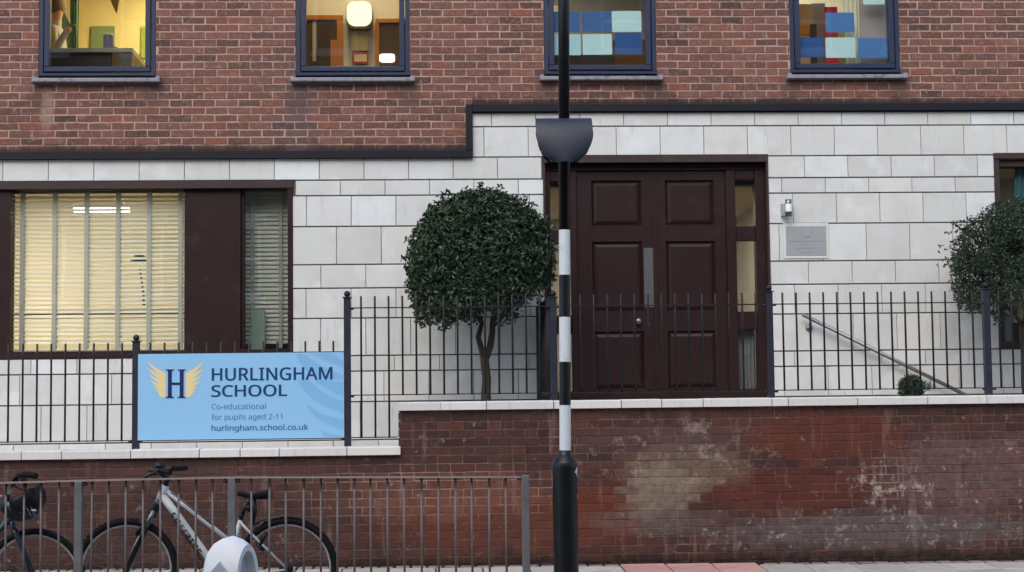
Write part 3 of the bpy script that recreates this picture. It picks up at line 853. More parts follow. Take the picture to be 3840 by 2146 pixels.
# dark store behind the narrow pane
room(xs_[1] + .27, wl[1] + .2, YI, 1.6, .6, 3.45, simple('dim_green_wall', srgb('#7d8a80'), .8))
nb_ = thing('narrow_blind', 'closed grey slatted blind behind the narrow pane right of the brown panel', 'blind')
sx_a, sx_b = xs_[3] - .02, xs_[4] + .02; L2 = sx_b - sx_a
sm2 = MB(); sm2.v = [(v[0] * L2 / L, v[1], v[2]) for v in sm.v]; sm2.f = sm.f; sm2.sm = sm.sm; slat2 = sm2.mesh('slat', M_SLAT)
z = bz1 - .03
while z > bz0 + .05:
    o = link('slat', slat2, nb_, ((sx_a + sx_b) / 2, BY + .08, z)); o.rotation_euler = (R(30 + rs3.uniform(-2, 2)), 0, 0); z -= pitch
for px in (945, 1050):
    f = MB(); x = xr(px, 1000, BY); f.box(x - .018, x + .018, BY + .05, BY + .0515, bz0 + .01, bz1); f.build('tape', M_TAPE, nb_)
cb = thing('net_curtain', 'pale green net curtain hanging in the lower part of the narrow window', 'curtain')
m = MB(); n = 40; xa, xb = xs_[3] + .05, xs_[3] + .19; za, zc = zbm, zr(1000, 1160, .2)
m.add([(xa + (xb - xa) * i / n, .2 + .008 * math.sin(i * 1.3), z) for z in (za, zc) for i in range(n + 1)], [(i, i + 1, n + 2 + i, n + 1 + i) for i in range(n)], True)
m.build('cloth', simple('net_cloth', srgb('#b5c6c0'), .8), cb)

# entrance door set
DYF = .10
dp = part('entrance_doors', bld)
dx0, dx1, dz0, dz1 = door
xm = 2460
def X(px): return xr(px, 1040, DYF)
def Z(py): return zr(2460, py, DYF)
f = MB(); f.cbox(dx0 + .002, dx1 - .002, -.03, .0, dz1 - .075, dz1 + .004, .003); f.build('fascia', M_FASCIA, dp)
f = MB(); f.box(dx0, dx0 + .02, -.02, .25, dz0, dz1 - .076); f.box(dx1 - .02, dx1, -.02, .25, dz0, dz1 - .076); f.build('reveal', M_FASCIA, dp)
zs = Z(1470)
f = MB()
for a, b in ((dx0 + .0205, X(2067)), (X(2142), X(2165)), (X(2727), X(2762)), (X(2836), dx1 - .0205)):
    f.cbox(a, b, DYF - .03, DYF + .08, zs + .0005, Z(641), .004)
f.cbox(dx0 + .0205, dx1 - .0205, DYF - .032, DYF + .08, Z(640), dz1 - .077, .004)
f.cbox(dx0 + .0205, dx1 - .0205, DYF - .045, DYF + .1, dz0, zs, .006)
panes = []
for a, b, rows in ((2067, 2142, ((680, 860), (912, 1182), (1250, 1465))), (2762, 2836, ((676, 852), (906, 1172), (1240, 1462)))):
    zz = [Z(641)] + [v for r in rows for v in (Z(r[0]), Z(r[1]))] + [zs + .001]
    for i in range(0, len(zz), 2):
        if zz[i] - zz[i + 1] > .004: f.cbox(X(a) + .0004, X(b) - .0004, DYF - .02, DYF + .06, zz[i + 1], zz[i] - .0006, .006)
    for r in rows: panes.append((X(a), X(b), Z(r[1]), Z(r[0])))
f.build('door_frame', M_WOOD, dp)
for p in panes:
    f = MB(); f.box(p[0], p[1], DYF + .03, DYF + .036, p[2], p[3]); f.build('sidelight', M_GLASSD, dp)
def leaf(pa, pb, qa, qb, name='door'):
    xa, xb, ya, yb = X(pa) + .003, X(pb) - .0025, DYF, DYF + .05
    rows = [(676, 848), (905, 1170), (1242, 1461)]
    m = MB(); holes = [(X(qa), X(qb), Z(b), Z(a)) for a, b in rows]
    plate(m, (xa, xb, zs + .004, Z(641) - .004), holes, ya, yb)
    o = m.build(name, M_WOOD, dp)
    for h in holes:
        # moulding frame and raised field
        for (a, b, c, d) in ((h[0], h[1], h[3] - .03, h[3]), (h[0], h[1], h[2], h[2] + .03)):
            pass
        m = MB(); c = .038
        A = [(h[0], ya + .004, h[2]), (h[1], ya + .004, h[2]), (h[1], ya + .004, h[3]), (h[0], ya + .004, h[3])]
        B = [(h[0] + .018, ya + .03, h[2] + .018), (h[1] - .018, ya + .03, h[2] + .018), (h[1] - .018, ya + .03, h[3] - .018), (h[0] + .018, ya + .03, h[3] - .018)]
        C = [(h[0] + .055, ya + .012, h[2] + .055), (h[1] - .055, ya + .012, h[2] + .055), (h[1] - .055, ya + .012, h[3] - .055), (h[0] + .055, ya + .012, h[3] - .055)]
        vs = A + B + C; fs = [(8, 9, 10, 11)]
        for i in range(4):
            j = (i + 1) % 4; fs += [(i, j, 4 + j, 4 + i), (4 + i, 4 + j, 8 + j, 8 + i)]
        m.add(vs, fs); pn = m.build('door_panel', M_WOOD, dp, fixn=False)
    return o
f = MB(); f.cbox(X(2450), X(2468), DYF - .006, DYF - .0005, zs + .006, Z(645), .002); f.build('door_astragal', M_WOOD, dp)
leaf(2165, 2458, 2222, 2411); leaf(2459, 2727, 2500, 2684)
f = MB(); f.cbox(X(2415), X(2452), DYF - .004, DYF - .0005, Z(1152), Z(930), .001); f.build('finger_plate', M_STEEL, dp)
a = at(2393, 1206, DYF); f = MB()
f.lathe(a, [(.001, -.062), (.018, -.06), (.03, -.05), (.032, -.038), (.022, -.026), (.011, -.02), (.011, -.004), (.026, -.002), (.026, .0)], 20, 'y'); f.build('knob', M_STEEL, dp)
a = at(2434, 1216, DYF); f = MB(); f.lathe(a, [(.001, -.008), (.01, -.006), (.011, .0)], 12, 'y'); f.build('keyhole_cover', M_STEEL, dp)
room(door[0] - .25, door[1] + .25, YI, 3.0, 1.38, 3.6, M_DIMW)
ceiling_lamp((door[0] + door[1]) / 2, 1.5, 3.56, .8, .8, 14, 'ceiling light of the entrance hall behind the doors', COOLW)
cu = thing('door_curtain', 'grey pleated curtain behind the lowest pane right of the entrance doors', 'curtain')
m = MB(); n = 30; xa, xb = X(2770), X(2834); za, zc = Z(1466), Z(1236)
m.add([(xa + (xb - xa) * i / n, .2 + .014 * math.sin(i * .9), z) for z in (za, zc) for i in range(n + 1)], [(i, i + 1, n + 2 + i, n + 1 + i) for i in range(n)], True)
m.build('cloth', simple('grey_curtain', srgb('#8d9099'), .8), cu)

# right ground-floor window (mostly outside the picture)
rw = part('ground_window', bld)
x0, x1, z0, z1 = wr
f = MB(); f.cbox(x0, x1, -.03, .0, z1 - .06, z1, .003); f.build('fascia', M_FASCIA, rw)
f = MB(); f.cbox(x0 + .001, x0 + .055, -.02, .2, z0 + .075, z1 - .061, .004); f.cbox(x0 + .001, x1, -.022, .2, z0, z0 + .0745, .004)
f.box(x0 + .056, x1, .02, .2, z1 - .13, z1 - .0615); f.cbox(x1 - .05, x1 - .001, -.02, .2, z0 + .075, z1 - .061, .004); f.build('frame', M_FASCIA, rw)
f = MB(); f.box(x0 + .055, x1 - .05, .06, .066, z0 + .0745, z1 - .13); f.build('pane', M_GLASS, rw)
room(x0 - .2, min(x1 + .2, 8.6), YI, 3.0, .9, 4.05, M_DIMW)
ceiling_lamp(x0 + .9, 1.4, 4.0, .9, .4, 5, 'ceiling light of the room behind the right-hand ground-floor window', COOLW)
cu = thing('teal_curtain', 'teal curtain gathered behind the window above the right-hand tree', 'curtain')
m = MB(); n = 50; xa = xr(3790, 800, .16); xb = xa + .5; zc, za = zr(3800, 608, .16), zr(3800, 1120, .16)
m.add([(xa + (xb - xa) * i / n + (.06 if z == zc else -.02) * (1 - i / n), .16 + .02 * math.sin(i * .8), z) for z in (za, zc) for i in range(n + 1)], [(i, i + 1, n + 2 + i, n + 1 + i) for i in range(n)], True)
m.build('cloth', simple('teal_cloth', srgb('#3f6f78'), .8, var=.15, scale=4), cu)
pp = thing('window_notices', 'small notices standing on the sill of the right-hand ground-floor window', 'notice')
for i, (a, b, c, d, h) in enumerate(((3768, 3795, 1180, 1285, '#9aa7ae'), (3800, 3822, 1210, 1288, '#2b2f36'), (3826, 3850, 1120, 1200, '#b9b489'))):
    m = MB(); p, q = at(a, d, .13), at(b, c, .13); m.box(p.x, q.x, .13 + i * .004, .133 + i * .004, p.z, q.z); m.build('notice_sheet', simple('notice_%d' % i, srgb(h), .7), pp)

# upper rooms
ZF, ZC = 4.15, 6.55
gx = [(w[0], w[1]) for w in wins]
b01 = (gx[0][1] + gx[1][0]) / 2; b12 = (gx[1][1] + gx[2][0]) / 2; b23 = (gx[2][1] + gx[3][0]) / 2
room(gx[0][0] - 1.2, b01, YI, 3.2, ZF, ZC, M_YELW)
room(b01 + .02, b12, YI, 1.5, ZF, ZC, M_WARMW)
room(b12 + .02, b23, YI, 3.4, ZF, ZC, M_DIMW)
room(b23 + .02, gx[3][1] + 1.2, YI, 2.6, ZF, ZC, M_WARMW)
ceiling_lamp(gx[0][1] - .1, 2.2, 6.48, .5, .5, 60, 'ceiling light of the yellow room behind the first upper window')
ceiling_lamp((b01 + b12) / 2, .8, 6.5, .4, .3, 30, 'ceiling light of the corridor behind the second upper window')
ceiling_lamp(gx[2][0] + .1, 2.2, 6.5, .5, .5, 17, 'ceiling light of the room behind the window with six paper sheets', COOLW)
ceiling_lamp(gx[3][0] + .3, 1.4, 6.5, .6, .5, 32, 'ceiling light of the room behind the fourth upper window', COOLW)

def board(name, label, cat, a, b, c, d, Y, col, th=.012, mat=None, rough=.7):
    p, q = at(a, d, Y), at(b, c, Y); m = MB(); m.cbox(p.x, q.x, Y, Y + th, p.z, q.z, .002)
    o = m.build(name, mat or simple(name + '_' + col.strip('#'), srgb(col), rough), None); tag(o, label, cat); return o
# first upper window
board('pin_board', 'dull green board on the wall behind the blue jug', 'board', 341, 430, 98, 185, 3.17, '#7d9468')
board('lime_panel', 'lime green panel on the yellow wall at the right edge of the first upper window', 'board', 528, 640, 99, 217, 3.17, '#93a83c')
cu = thing('green_drape', 'green drape hanging at the left of the first upper window', 'curtain')
m = MB(); n = 20; p, q = at(262, 190, 2.2), at(296, -60, 2.2)
m.add([(p.x + (q.x - p.x) * i / n, 2.2 + .02 * math.sin(i * 1.1), z) for z in (p.z, q.z) for i in range(n + 1)], [(i, i + 1, n + 2 + i, n + 1 + i) for i in range(n)], True)
p, q = at(232, 150, 2.25), at(285, 30, 2.25)
m.add([(p.x, 2.25, q.z), (q.x, 2.25, p.z + .05), (q.x, 2.25, p.z - .2), (p.x, 2.25, p.z)], [(0, 1, 2, 3)])
m.build('cloth', simple('green_cloth', srgb('#6c9a80'), .8), cu)
bt = thing('bunting_flag', 'brown pennant hanging from the ceiling near the blue jug', 'pennant')
p, q, r_ = at(405, -20, 2.0), at(452, -20, 2.0), at(437, 54, 2.0)
m = MB(); m.poly([(p.x, p.z), (q.x, q.z), (r_.x, r_.z)], 2.0, 2.004); m.build('cloth', simple('pennant_brown', srgb('#8f7a4e'), .8), bt)
ds = thing('upstairs_desk', 'grey desk with dark modesty panel under the first upper window', 'desk')
DKY = .75
p, q = at(150, 190, DKY), at(497, 180, DKY)
top = q.z
m = MB(); m.cbox(p.x - .5, q.x, DKY, DKY + .75, top - .045, top, .004); m.build('desk_top', simple('grey_laminate', srgb('#8b8c88'), .5), ds)
m = MB(); m.cbox(p.x - .5, xr(418, 220, DKY + .05), DKY + .05, DKY + .08, ZF + .01, top - .0455, .003); m.build('front_panel', simple('black_laminate', srgb('#1d1c1d'), .5), ds)
m = MB(); xa, xb = xr(455, 220, DKY + .02), xr(490, 220, DKY + .02)
m.add([(xa, DKY + .02, ZF + .01), (xb - .1, DKY + .02, ZF + .01), (xb + .02, DKY + .02, top - .046), (xa, DKY + .02, top - .046),
       (xa, DKY + .7, ZF + .01), (xb - .1, DKY + .7, ZF + .01), (xb + .02, DKY + .7, top - .046), (xa, DKY + .7, top - .046)],
      [(0, 1, 2, 3), (7, 6, 5, 4), (0, 4, 5, 1), (1, 5, 6, 2), (2, 6, 7, 3), (3, 7, 4, 0)]); m.build('leg', simple('dark_grey_leg', srgb('#4c4c4f'), .5), ds)
jg = thing('water_jug', 'blue-violet jug with pale lid standing on the upstairs desk', 'jug')
c = at(407, 172, DKY + .2); c.z = top
hj = (172 - 99) / 375
m = MB(); m.lathe(c, [(.001, .001), (.052, .001), (.056, .03), (.054, hj * .8), (.05, hj * .9)], 20); m.build('body', simple('jug_plastic', srgb('#7a78a6'), .3), jg)
m = MB(); m.lathe(c, [(.052, hj * .9), (.054, hj * .93), (.04, hj), (.001, hj + .004)], 20); m.build('lid', simple('jug_lid', srgb('#c9c6bb'), .4), jg)
m = MB(); m.tube([c + Vector((.05, 0, hj * .3)), c + Vector((.085, 0, hj * .25)), c + Vector((.09, 0, .02))], .006, 6); m.build('handle', M_BLKP, jg)

# a person sitting at the desk, cut by the window frame
def person():
    t = thing('person', 'person in a pale grey top sitting at the desk behind the first upper window', 'person')
    s = at(205, 100, 1.75); bx, by = s.x, 1.75
    hz = at(212, 40, 1.75).z                        # head centre
    V = [((bx, by, hz - .82), .15), ((bx, by, hz - .6), .135), ((bx + .01, by - .01, hz - .36), .155), ((bx + .015, by - .01, hz - .2), .075), ((bx + .02, by - .02, hz - .12), .052), ((bx + .03, by - .03, hz + .0), .085), ((bx + .03, by - .03, hz + .06), .08),
         ((bx + .02, by - .19, hz - .25), .06), ((bx + .07, by - .24, hz - .48), .045), ((bx + .2, by - .34, hz - .32), .035), ((bx + .25, by - .36, hz - .27), .03),
         ((bx + .02, by + .17, hz - .25), .06), ((bx + .06, by + .2, hz - .5), .045), ((bx + .24, by + .12, hz - .52), .033), ((bx + .31, by + .08, hz - .52), .028),
         ((bx + .4, by - .1, hz - .84), .08), ((bx + .42, by - .1, hz - 1.25), .05), ((bx + .4, by + .1, hz - .84), .08), ((bx + .42, by + .1, hz - 1.25), .05)]
    E = [(0, 1), (1, 2), (2, 3), (3, 4), (4, 5), (5, 6), (2, 7), (7, 8), (8, 9), (9, 10), (2, 11), (11, 12), (12, 13), (13, 14), (0, 15), (15, 16), (0, 17), (17, 18)]
    me = bpy.data.meshes.new('body'); me.from_pydata([v[0] for v in V], E, [])
    o = bpy.data.objects.new('body', me); COL.objects.link(o)
    md = o.modifiers.new('skin', 'SKIN'); o.modifiers.new('sub', 'SUBSURF').levels = 2
    for i, v in enumerate(V): me.skin_vertices[0].data[i].radius = (v[1], v[1])
    me.skin_vertices[0].data[0].use_root = True
    dg = bpy.context.evaluated_depsgraph_get(); m2 = bpy.data.meshes.new_from_object(o.evaluated_get(dg))
    bpy.data.objects.remove(o)
    m2.materials.append(simple('grey_top', srgb('#a9a6a0'), .85)); m2.materials.append(simple('skin', srgb('#c39a80'), .6))
    m2.materials.append(simple('dark_trousers', srgb('#2f3138'), .85))
    for p in m2.polygons:
        p.use_smooth = True
        c = p.center
        p.material_index = 1 if c.z > hz - .15 or c.x > bx + .2 and c.z > hz - .6 and c.z < hz else (2 if c.z < hz - .72 else 0)
    link('body', m2, t)
    m = MB(); hc = Vector((bx + .01, by - .02, hz + .04)); m.sphere(hc, .108, 20, 12, (1, .95, 1.12)); ob = m.build('hair', simple('brown_hair', srgb('#6a5140'), .7), t)
    for k in range(5):
        m = MB(); h = Vector((bx + .25, by - .36, hz - .27))
        a = -.6 + k * .3
        m.tube([h, h + Vector((.03, math.sin(a) * .02, .02 + .01 * math.cos(a))), h + Vector((.055, math.sin(a) * .04, .03 * math.cos(a)))], [.009, .008, .006], 6); m.build('finger', m2.materials[1], t)
    return t
person()

# second upper window : corridor wall with doors, lamp and notices
CYW = 1.46
def oak(nm, rects, label, cat):
    t = thing(nm, label, cat)
    for i, (a, b, c, d, mat, dy, pn) in enumerate(rects):
        p, q = at(a, d, CYW - dy), at(b, c, CYW - dy); m = MB(); m.cbox(p.x, q.x, CYW - dy, CYW - .002 if pn != 'glazing' else CYW - dy + .01, p.z, q.z, .002); m.build(pn, mat, t)
    return t
oak('corridor_door', [(1060, 1264, 74, 420, M_DKGL, .015, 'glazing'), (1060, 1287, 57, 74.5, M_OAK, .04, 'door_frame'), (1264.5, 1287, 75, 420, M_OAK, .041, 'door_frame'), (1240, 1264, 150, 420, M_OAK, .03, 'door_edge'),
     (1172, 1185, 77, 230, M_DIMW, .02, 'glazing_bar')], 'oak-framed corridor door with dark glazing left of the square lamp', 'door')
oak('corridor_door', [(1422, 1600, 85, 420, M_DKGL, .015, 'glazing'), (1408, 1600, 70, 84.5, M_OAK, .04, 'door_frame'), (1408, 1421, 85, 420, M_OAK, .041, 'door_frame')],
    'oak-framed corridor door with dark glazing right of the square lamp', 'door')
t = thing('bulkhead_lamp', 'glowing rounded square wall lamp behind the second upper window', 'lamp')
def rsq(cx, cz, hw, r, n=8):
    pts = []
    for q_ in range(4):
        a0 = q_ * math.pi / 2; sx, sz = (1, 1, -1, -1)[q_], (1, -1, -1, 1)[q_]
        ccx, ccz = cx + (hw - r) * (1, -1, -1, 1)[q_], cz + (hw - r) * (1, 1, -1, -1)[q_]
        for k in range(n + 1):
            a = a0 + k * math.pi / 2 / n; pts.append((ccx + r * math.cos(a), ccz + r * math.sin(a)))
    return pts[::-1]
lc = at(1347, 50, 1.3); hw = (1393 - 1300) / 2 / (FPX / 17.0)
m = MB(); m.poly(rsq(lc.x, lc.z, hw, hw * .66), 1.3, 1.34); m.build('diffuser', mat_emit('bulkhead_glow', srgb('#fff3c0'), 1.15), t)
m = MB(); m.poly(rsq(lc.x, lc.z - .02, hw * 1.04, hw * .5), 1.341, 1.458); m.build('housing', simple('lamp_base', srgb('#5e4f38'), .5), t)
t = thing('fire_notice', 'red-bordered notice with cream card below the square lamp', 'notice')
p, q = at(1321, 238, CYW - .01), at(1381, 197, CYW - .01); m = MB(); m.box(p.x, q.x, CYW - .012, CYW - .004, p.z, q.z); m.build('border', simple('notice_red', srgb('#b5442c'), .6), t)
m = MB(); m.box(p.x + .02, q.x - .015, CYW - .015, CYW - .0125, p.z + .018, q.z - .02); m.build('card', simple('notice_card', srgb('#e8c9a0'), .6), t)
board('paper_notice', 'pale sheet of notices pinned between the square lamp and the red-bordered card', 'notice', 1318, 1379, 137, 190, CYW - .006, '#e6d9a0', .004)
t = thing('lamp_reflection', 'glowing white panel added as the lamp reflection in the glazing of the right corridor door', 'lamp')  # reflection of a lamp in the door glazing, added as a glowing panel
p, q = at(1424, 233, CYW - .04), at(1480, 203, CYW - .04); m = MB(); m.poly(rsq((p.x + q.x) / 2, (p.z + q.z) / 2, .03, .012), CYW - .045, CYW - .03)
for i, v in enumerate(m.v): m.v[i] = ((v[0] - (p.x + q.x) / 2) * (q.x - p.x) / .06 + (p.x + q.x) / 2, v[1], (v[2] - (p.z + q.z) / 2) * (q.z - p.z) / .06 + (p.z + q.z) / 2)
m.build('diffuser', mat_emit('reflection_glow', srgb('#fff6f4'), 2.5), t)

# paper sheets taped inside the glass
def sheet(px, py, pw, ph, col, label, grp, curl=0):
    Y = .0515; p, q = at(px, py + ph, Y), at(px + pw, py, Y)
    m = MB(); nx = 8; rr = random.Random(int(px)); ang = rr.uniform(-.012, .012)
    hw_, hh = (q.x - p.x) / 2, (q.z - p.z) / 2; cx, cz = (p.x + q.x) / 2, (p.z + q.z) / 2
    pts = []
    for (sx, sz) in ((1, 1), (1, -1), (-1, -1), (-1, 1)):
        r = .012
        for k in range(4):
            a = k / 3 * math.pi / 2
            if sx * sz > 0: ox, oz = r * math.sin(a), r * math.cos(a)
            else: ox, oz = r * math.cos(a), r * math.sin(a)
            x = sx * (hw_ - r + ox); z = sz * (hh - r + oz)
            pts.append((cx + x * math.cos(ang) - z * math.sin(ang), cz + x * math.sin(ang) + z * math.cos(ang)))
    m.poly(pts, Y, Y + .0008)
    o = m.build('paper_sheet', simple('paper_' + col.strip('#'), srgb(col), .7, var=.07, scale=4), None); return tag(o, label, 'paper', grp)
W3 = lambda z: 2000 + z / 4.364
def s3(a, b, c, d, col, lab): sheet(2000 + a / 4.364, c / 4.364, (b - a) / 4.364, (d - c) / 4.364, col, lab, 'paper sheets taped inside the third upper window')
DB, MBl, LB = '#2f5696', '#4f7cb8', '#c4dde3'
s3(300, 762, 195, 525, '#44689f', 'blue paper sheet at upper left of the third upper window, behind the striped pole')
s3(797, 1268, 188, 520, '#44689f', 'blue paper sheet at the middle of the top row, third upper window')
s3(1287, 1765, 182, 525, LB, 'pale blue paper sheet ending the top row of the third upper window')
s3(295, 775, 562, 905, '#b6d3e0', 'pale blue paper sheet at lower left of the third upper window, behind the striped pole')
s3(810, 1285, 560, 898, LB, 'pale blue paper sheet in the middle of the lower row, third upper window')
s3(1335, 1775, 540, 890, DB, 'dark blue paper sheet ending the lower row of the third upper window')
def s4(a, b, c, d, col, lab): sheet(2930 + a / 4.364, c / 4.364, (b - a) / 4.364, (d - c) / 4.364, col, lab, 'paper sheets taped inside the fourth upper window')
s4(725, 1190, 208, 530, MBl, 'mid blue paper sheet above the pale one in the fourth upper window')
s4(215, 685, 618, 942, DB, 'dark blue paper sheet at lower left of the fourth upper window')
s4(728, 1206, 615, 948, LB, 'pale blue paper sheet in the middle of the lower row, fourth upper window')
s4(1262, 1728, 625, 955, MBl, 'mid blue paper sheet at lower right of the fourth upper window')
s4(1338, 1680, -250, 75, LB, 'pale blue paper sheet cut by the top of the picture in the fourth upper window')

# third window interior
board('brown_cupboard', 'dark brown cupboard low in the third upper window', 'cupboard', 2040, 2300, 205, 330, 1.2, '#5a4740', .4)
board('orange_cupboard', 'orange-brown cupboard low at the right of the third upper window', 'cupboard', 2302, 2460, 150, 330, 1.25, '#8a5c24', .4)
board('cream_door', 'bright cream door at the left edge of the third upper window', 'door', 2030, 2094, 22, 330, 2.2, '#efe2b4', .04)
# fourth window interior
board('tan_cabinet', 'tan cabinet with an orange band at the left of the fourth upper window', 'cabinet', 2940, 3046, 15, 330, 1.0, '#b08a66', .4)
board('orange_band', 'orange drawer band on the tan cabinet in the fourth upper window', 'drawer', 2942, 3045, 94, 130, .985, '#b5701c', .012)
board('grey_locker', 'grey locker beside the tan cabinet in the fourth upper window', 'locker', 3050, 3094, 12, 330, 1.3, '#8a8c88', .4)
board('dark_post', 'dark narrow post between cabinet and locker in the fourth upper window', 'post', 3047, 3062, 90, 330, .95, '#33291f', .05)
board('red_banner', 'red banner hanging behind the blue sheets of the fourth upper window', 'banner', 3099, 3140, 26, 330, 1.1, '#c9383c', .01)
board('olive_board', 'olive green board behind the red banner', 'board', 3062, 3190, 90, 330, 1.6, '#858a5e', .02)
cu = thing('cream_curtain', 'cream curtain right of the blue sheets in the fourth upper window', 'curtain')
m = MB(); n = 20; p, q = at(3172, 260, .2), at(3219, -60, .2)
m.add([(p.x + (q.x - p.x) * i / n, .2 + .012 * math.sin(i * 1.1), z) for z in (p.z - .2, q.z) for i in range(n + 1)], [(i, i + 1, n + 2 + i, n + 1 + i) for i in range(n)], True)
m.build('cloth', simple('cream_cloth', srgb('#d6ccb6'), .8), cu)
cu = thing('brick_reflection', 'pale pink striped sheet painted as the brick reflection at the right of the fourth upper window', 'blind')  # sheet behind the pane, reflected pale brick painted into its colour
p, q = at(3222, 330, .22), at(3345, -60, .22); m = MB(); m.box(p.x, q.x, .22, .223, p.z, q.z)
s = NT('painted_reflection'); x_, y_, z_ = s.xyz(); wv = s.math('SINE', s.math('MULTIPLY', s.math('ADD', x_, s.math('MULTIPLY', z_, -1.6)), 130)); 
m.build('cloth', s.bsdf(s.mix(s.step(wv, .75, .95), srgb('#b3a5a8'), srgb('#94888c')), .8), cu)
# ------------------------------------------------------------------ boundary wall
bwall = thing('boundary_wall', 'old weathered red brick wall with stepped white stone coping along the pavement', 'wall')
FW = 8.6
core = MB()
core.box(-FW, WSTEP, BW + .0015, BW + .3, -.3, COPL - .076); core.box(WSTEP + .001, FW, BW + .0015, BW + .3, -.3, COPU - .076)
core.build('mortar_core', M_MRO, bwall)
CB = 31.2 / 425; zb = at(1730, 1736, BW).z; PB = 93.5 / 425
xref = at(1740, 1750, BW).x
full, cut = [], []
rb = random.Random(21)
for k in range(-30, 14):
    z0 = zb + k * CB; z1 = z0 + CB - .009
    if z1 < -.12: continue
    off = xref + (0 if k % 2 == 0 else PB / 2) + rb.uniform(-.014, .014)
    xjoint = at(3385, 1700, BW).x
    for n in range(int(-FW / PB) - 2, int(FW / PB) + 2):
        xa = off + n * PB; xb = xa + PB - .008
        if k % 6 == 3 and False: pass
        hs = [(-50, WSTEP, COPL - .078, 50), (WSTEP - .001, 50, COPU - .078, 50), (-50, -FW, -50, 50), (FW, 50, -50, 50), (xjoint - .004, xjoint + .004, .32, COPU - .2)]
        if xa < WSTEP < xb and z1 > COPL - .08: hs.append((-50, WSTEP, COPL - .09, 50))
        # some stretchers are pairs of headers
        if rb.random() < (.16 if xa < 3 else .4):
            parts_ = [(xa, (xa + xb) / 2 - .004), ((xa + xb) / 2 + .004, xb)]
        else: parts_ = [(xa, xb)]
        for (a, b) in parts_:
            rs = subtract((a, b, z0, z1), hs, .02)
            if len(parts_) == 1 and len(rs) == 1 and abs(rs[0][1] - rs[0][0] - (xb - xa)) < 1e-4 and abs(rs[0][3] - rs[0][2] - (z1 - z0)) < 1e-4: full.append(rs[0])
            else: cut += rs
cut = [r for r in cut]
place_bricks(full, cut, bwall, M_BRO, BW, PB - .008, CB - .009, 31)
# end face of the taller part
end = MB()
k = 0; z = COPL
while z < COPU - .08:
    end.cbox(WSTEP - .008, WSTEP + .02, BW + .004, BW + .2, z + .004, min(z + CB - .006, COPU - .08), .002); z += CB
end.build('brickwork', M_BRO, bwall, kind='stuff')
# coping stones
def coping(xs, z, endl=None):
    for a, b in zip(xs[:-1], xs[1:]):
        m = MB(); y0, y1 = BW - .04 + random.uniform(-.003, .003), BW + .33; zt = z + random.uniform(-.002, .002); zb_ = z - .0745
        a += .004; b -= .004; c = .008
        m.add([(a, y0, zb_), (b, y0, zb_), (b, y1, zb_), (a, y1, zb_), (a, y0, zt - c - .004), (b, y0, zt - c - .004), (b, y0 + c, zt - .004), (a, y0 + c, zt - .004), (a, (y0 + y1) / 2, zt), (b, (y0 + y1) / 2, zt), (b, y1, zt - .006), (a, y1, zt - .006)],
              [(0, 3, 2, 1), (0, 1, 5, 4), (4, 5, 6, 7), (7, 6, 9, 8), (8, 9, 10, 11), (11, 10, 2, 3), (0, 4, 7, 8, 11, 3), (1, 2, 10, 9, 6, 5)])
        m.build('coping_stone', M_COP, bwall)
CYF = BW - .04
xl = [-FW] + [at(p, 1700, CYF).x for p in (-420, -170, 80, 230, 490, 747, 900, 1047, 1301, 1503)]
xu = [at(p, 1520, CYF).x for p in (1494, 1652, 1825, 2077, 2330, 2482, 2637, 2895, 2957, 3217, 3480, 3702, 3960, 4220)] + [FW]
coping(xl, COPL); coping(xu, COPU)

# forecourt behind the wall
f = MB(); f.box(-FW, WSTEP + .3, BW + .301, -.013, -.3, COPL - .12); f.box(WSTEP + .301, FW, BW + .301, -.013, -.3, COPU - .10)
f.build('forecourt', M_SLAB, kind='structure')

# ------------------------------------------------------------------ railings on the wall
FY = BW + .16
rail = thing('iron_railings', 'black iron railings with ball-topped blue posts standing on the stepped wall', 'railings')
post_px = [-290, 510, 1303, 2076, 2887, 3701, 4515]
px_y = [1470, 1470, 1380, 1300, 1290, 1280, 1270]
post_x = [xr(p, y, FY) for p, y in zip(post_px, px_y)]
ZL = dict(bar=zr(300, 1288, FY), rail=zr(300, 1330, FY), bot=zr(300, 1655, FY), ball=zr(510, 1256, FY))
ZU = dict(bar=.5 * (zr(1400, 1117, FY) + zr(3300, 1088, FY)), rail=.5 * (zr(1400, 1160, FY) + zr(3300, 1131, FY)), bot=.5 * (zr(1700, 1480, FY) + zr(3300, 1458, FY)))
pm = MB(); ps = .030
def post_mesh(h):
    m = MB(); m.cbox(-ps, ps, -ps, ps, 0, h, .004); return m
for i, x in enumerate(post_x):
    lowb = i < 3
    zbase = COPL - .002 if lowb else COPU - .002
    ztop = (ZL['ball'] if i < 2 else zr(post_px[i], [0, 0, 1092, 1091, 1070, 1060, 1050][i], FY)) - .062
    m = MB(); m.cbox(x - ps, x + ps, FY - ps, FY + ps, zbase, ztop, .005); po = m.build('post', M_POST, rail)
    m = MB(); m.cbox(x - ps - .012, x + ps + .012, FY - ps - .012, FY + ps + .012, ztop + .0005, ztop + .009, .002); m.build('post_cap', M_POST, po)
    m = MB(); m.sphere((x, FY, ztop + .036), .029, 16, 10); m.build('ball_finial', M_FENCE, po)
bar_me = {}
def bar(x, za, zc):
    k = round(zc - za, 4)
    if k not in bar_me:
        m = MB(); m.tube([(0, 0, 0), (0, 0, k - .004), (0, 0, k)], [.0092, .0092, .006], 8); bar_me[k] = m.mesh('bar', M_FENCE)
    link('bar', bar_me[k], rail, (x, FY, za))
nb = 0
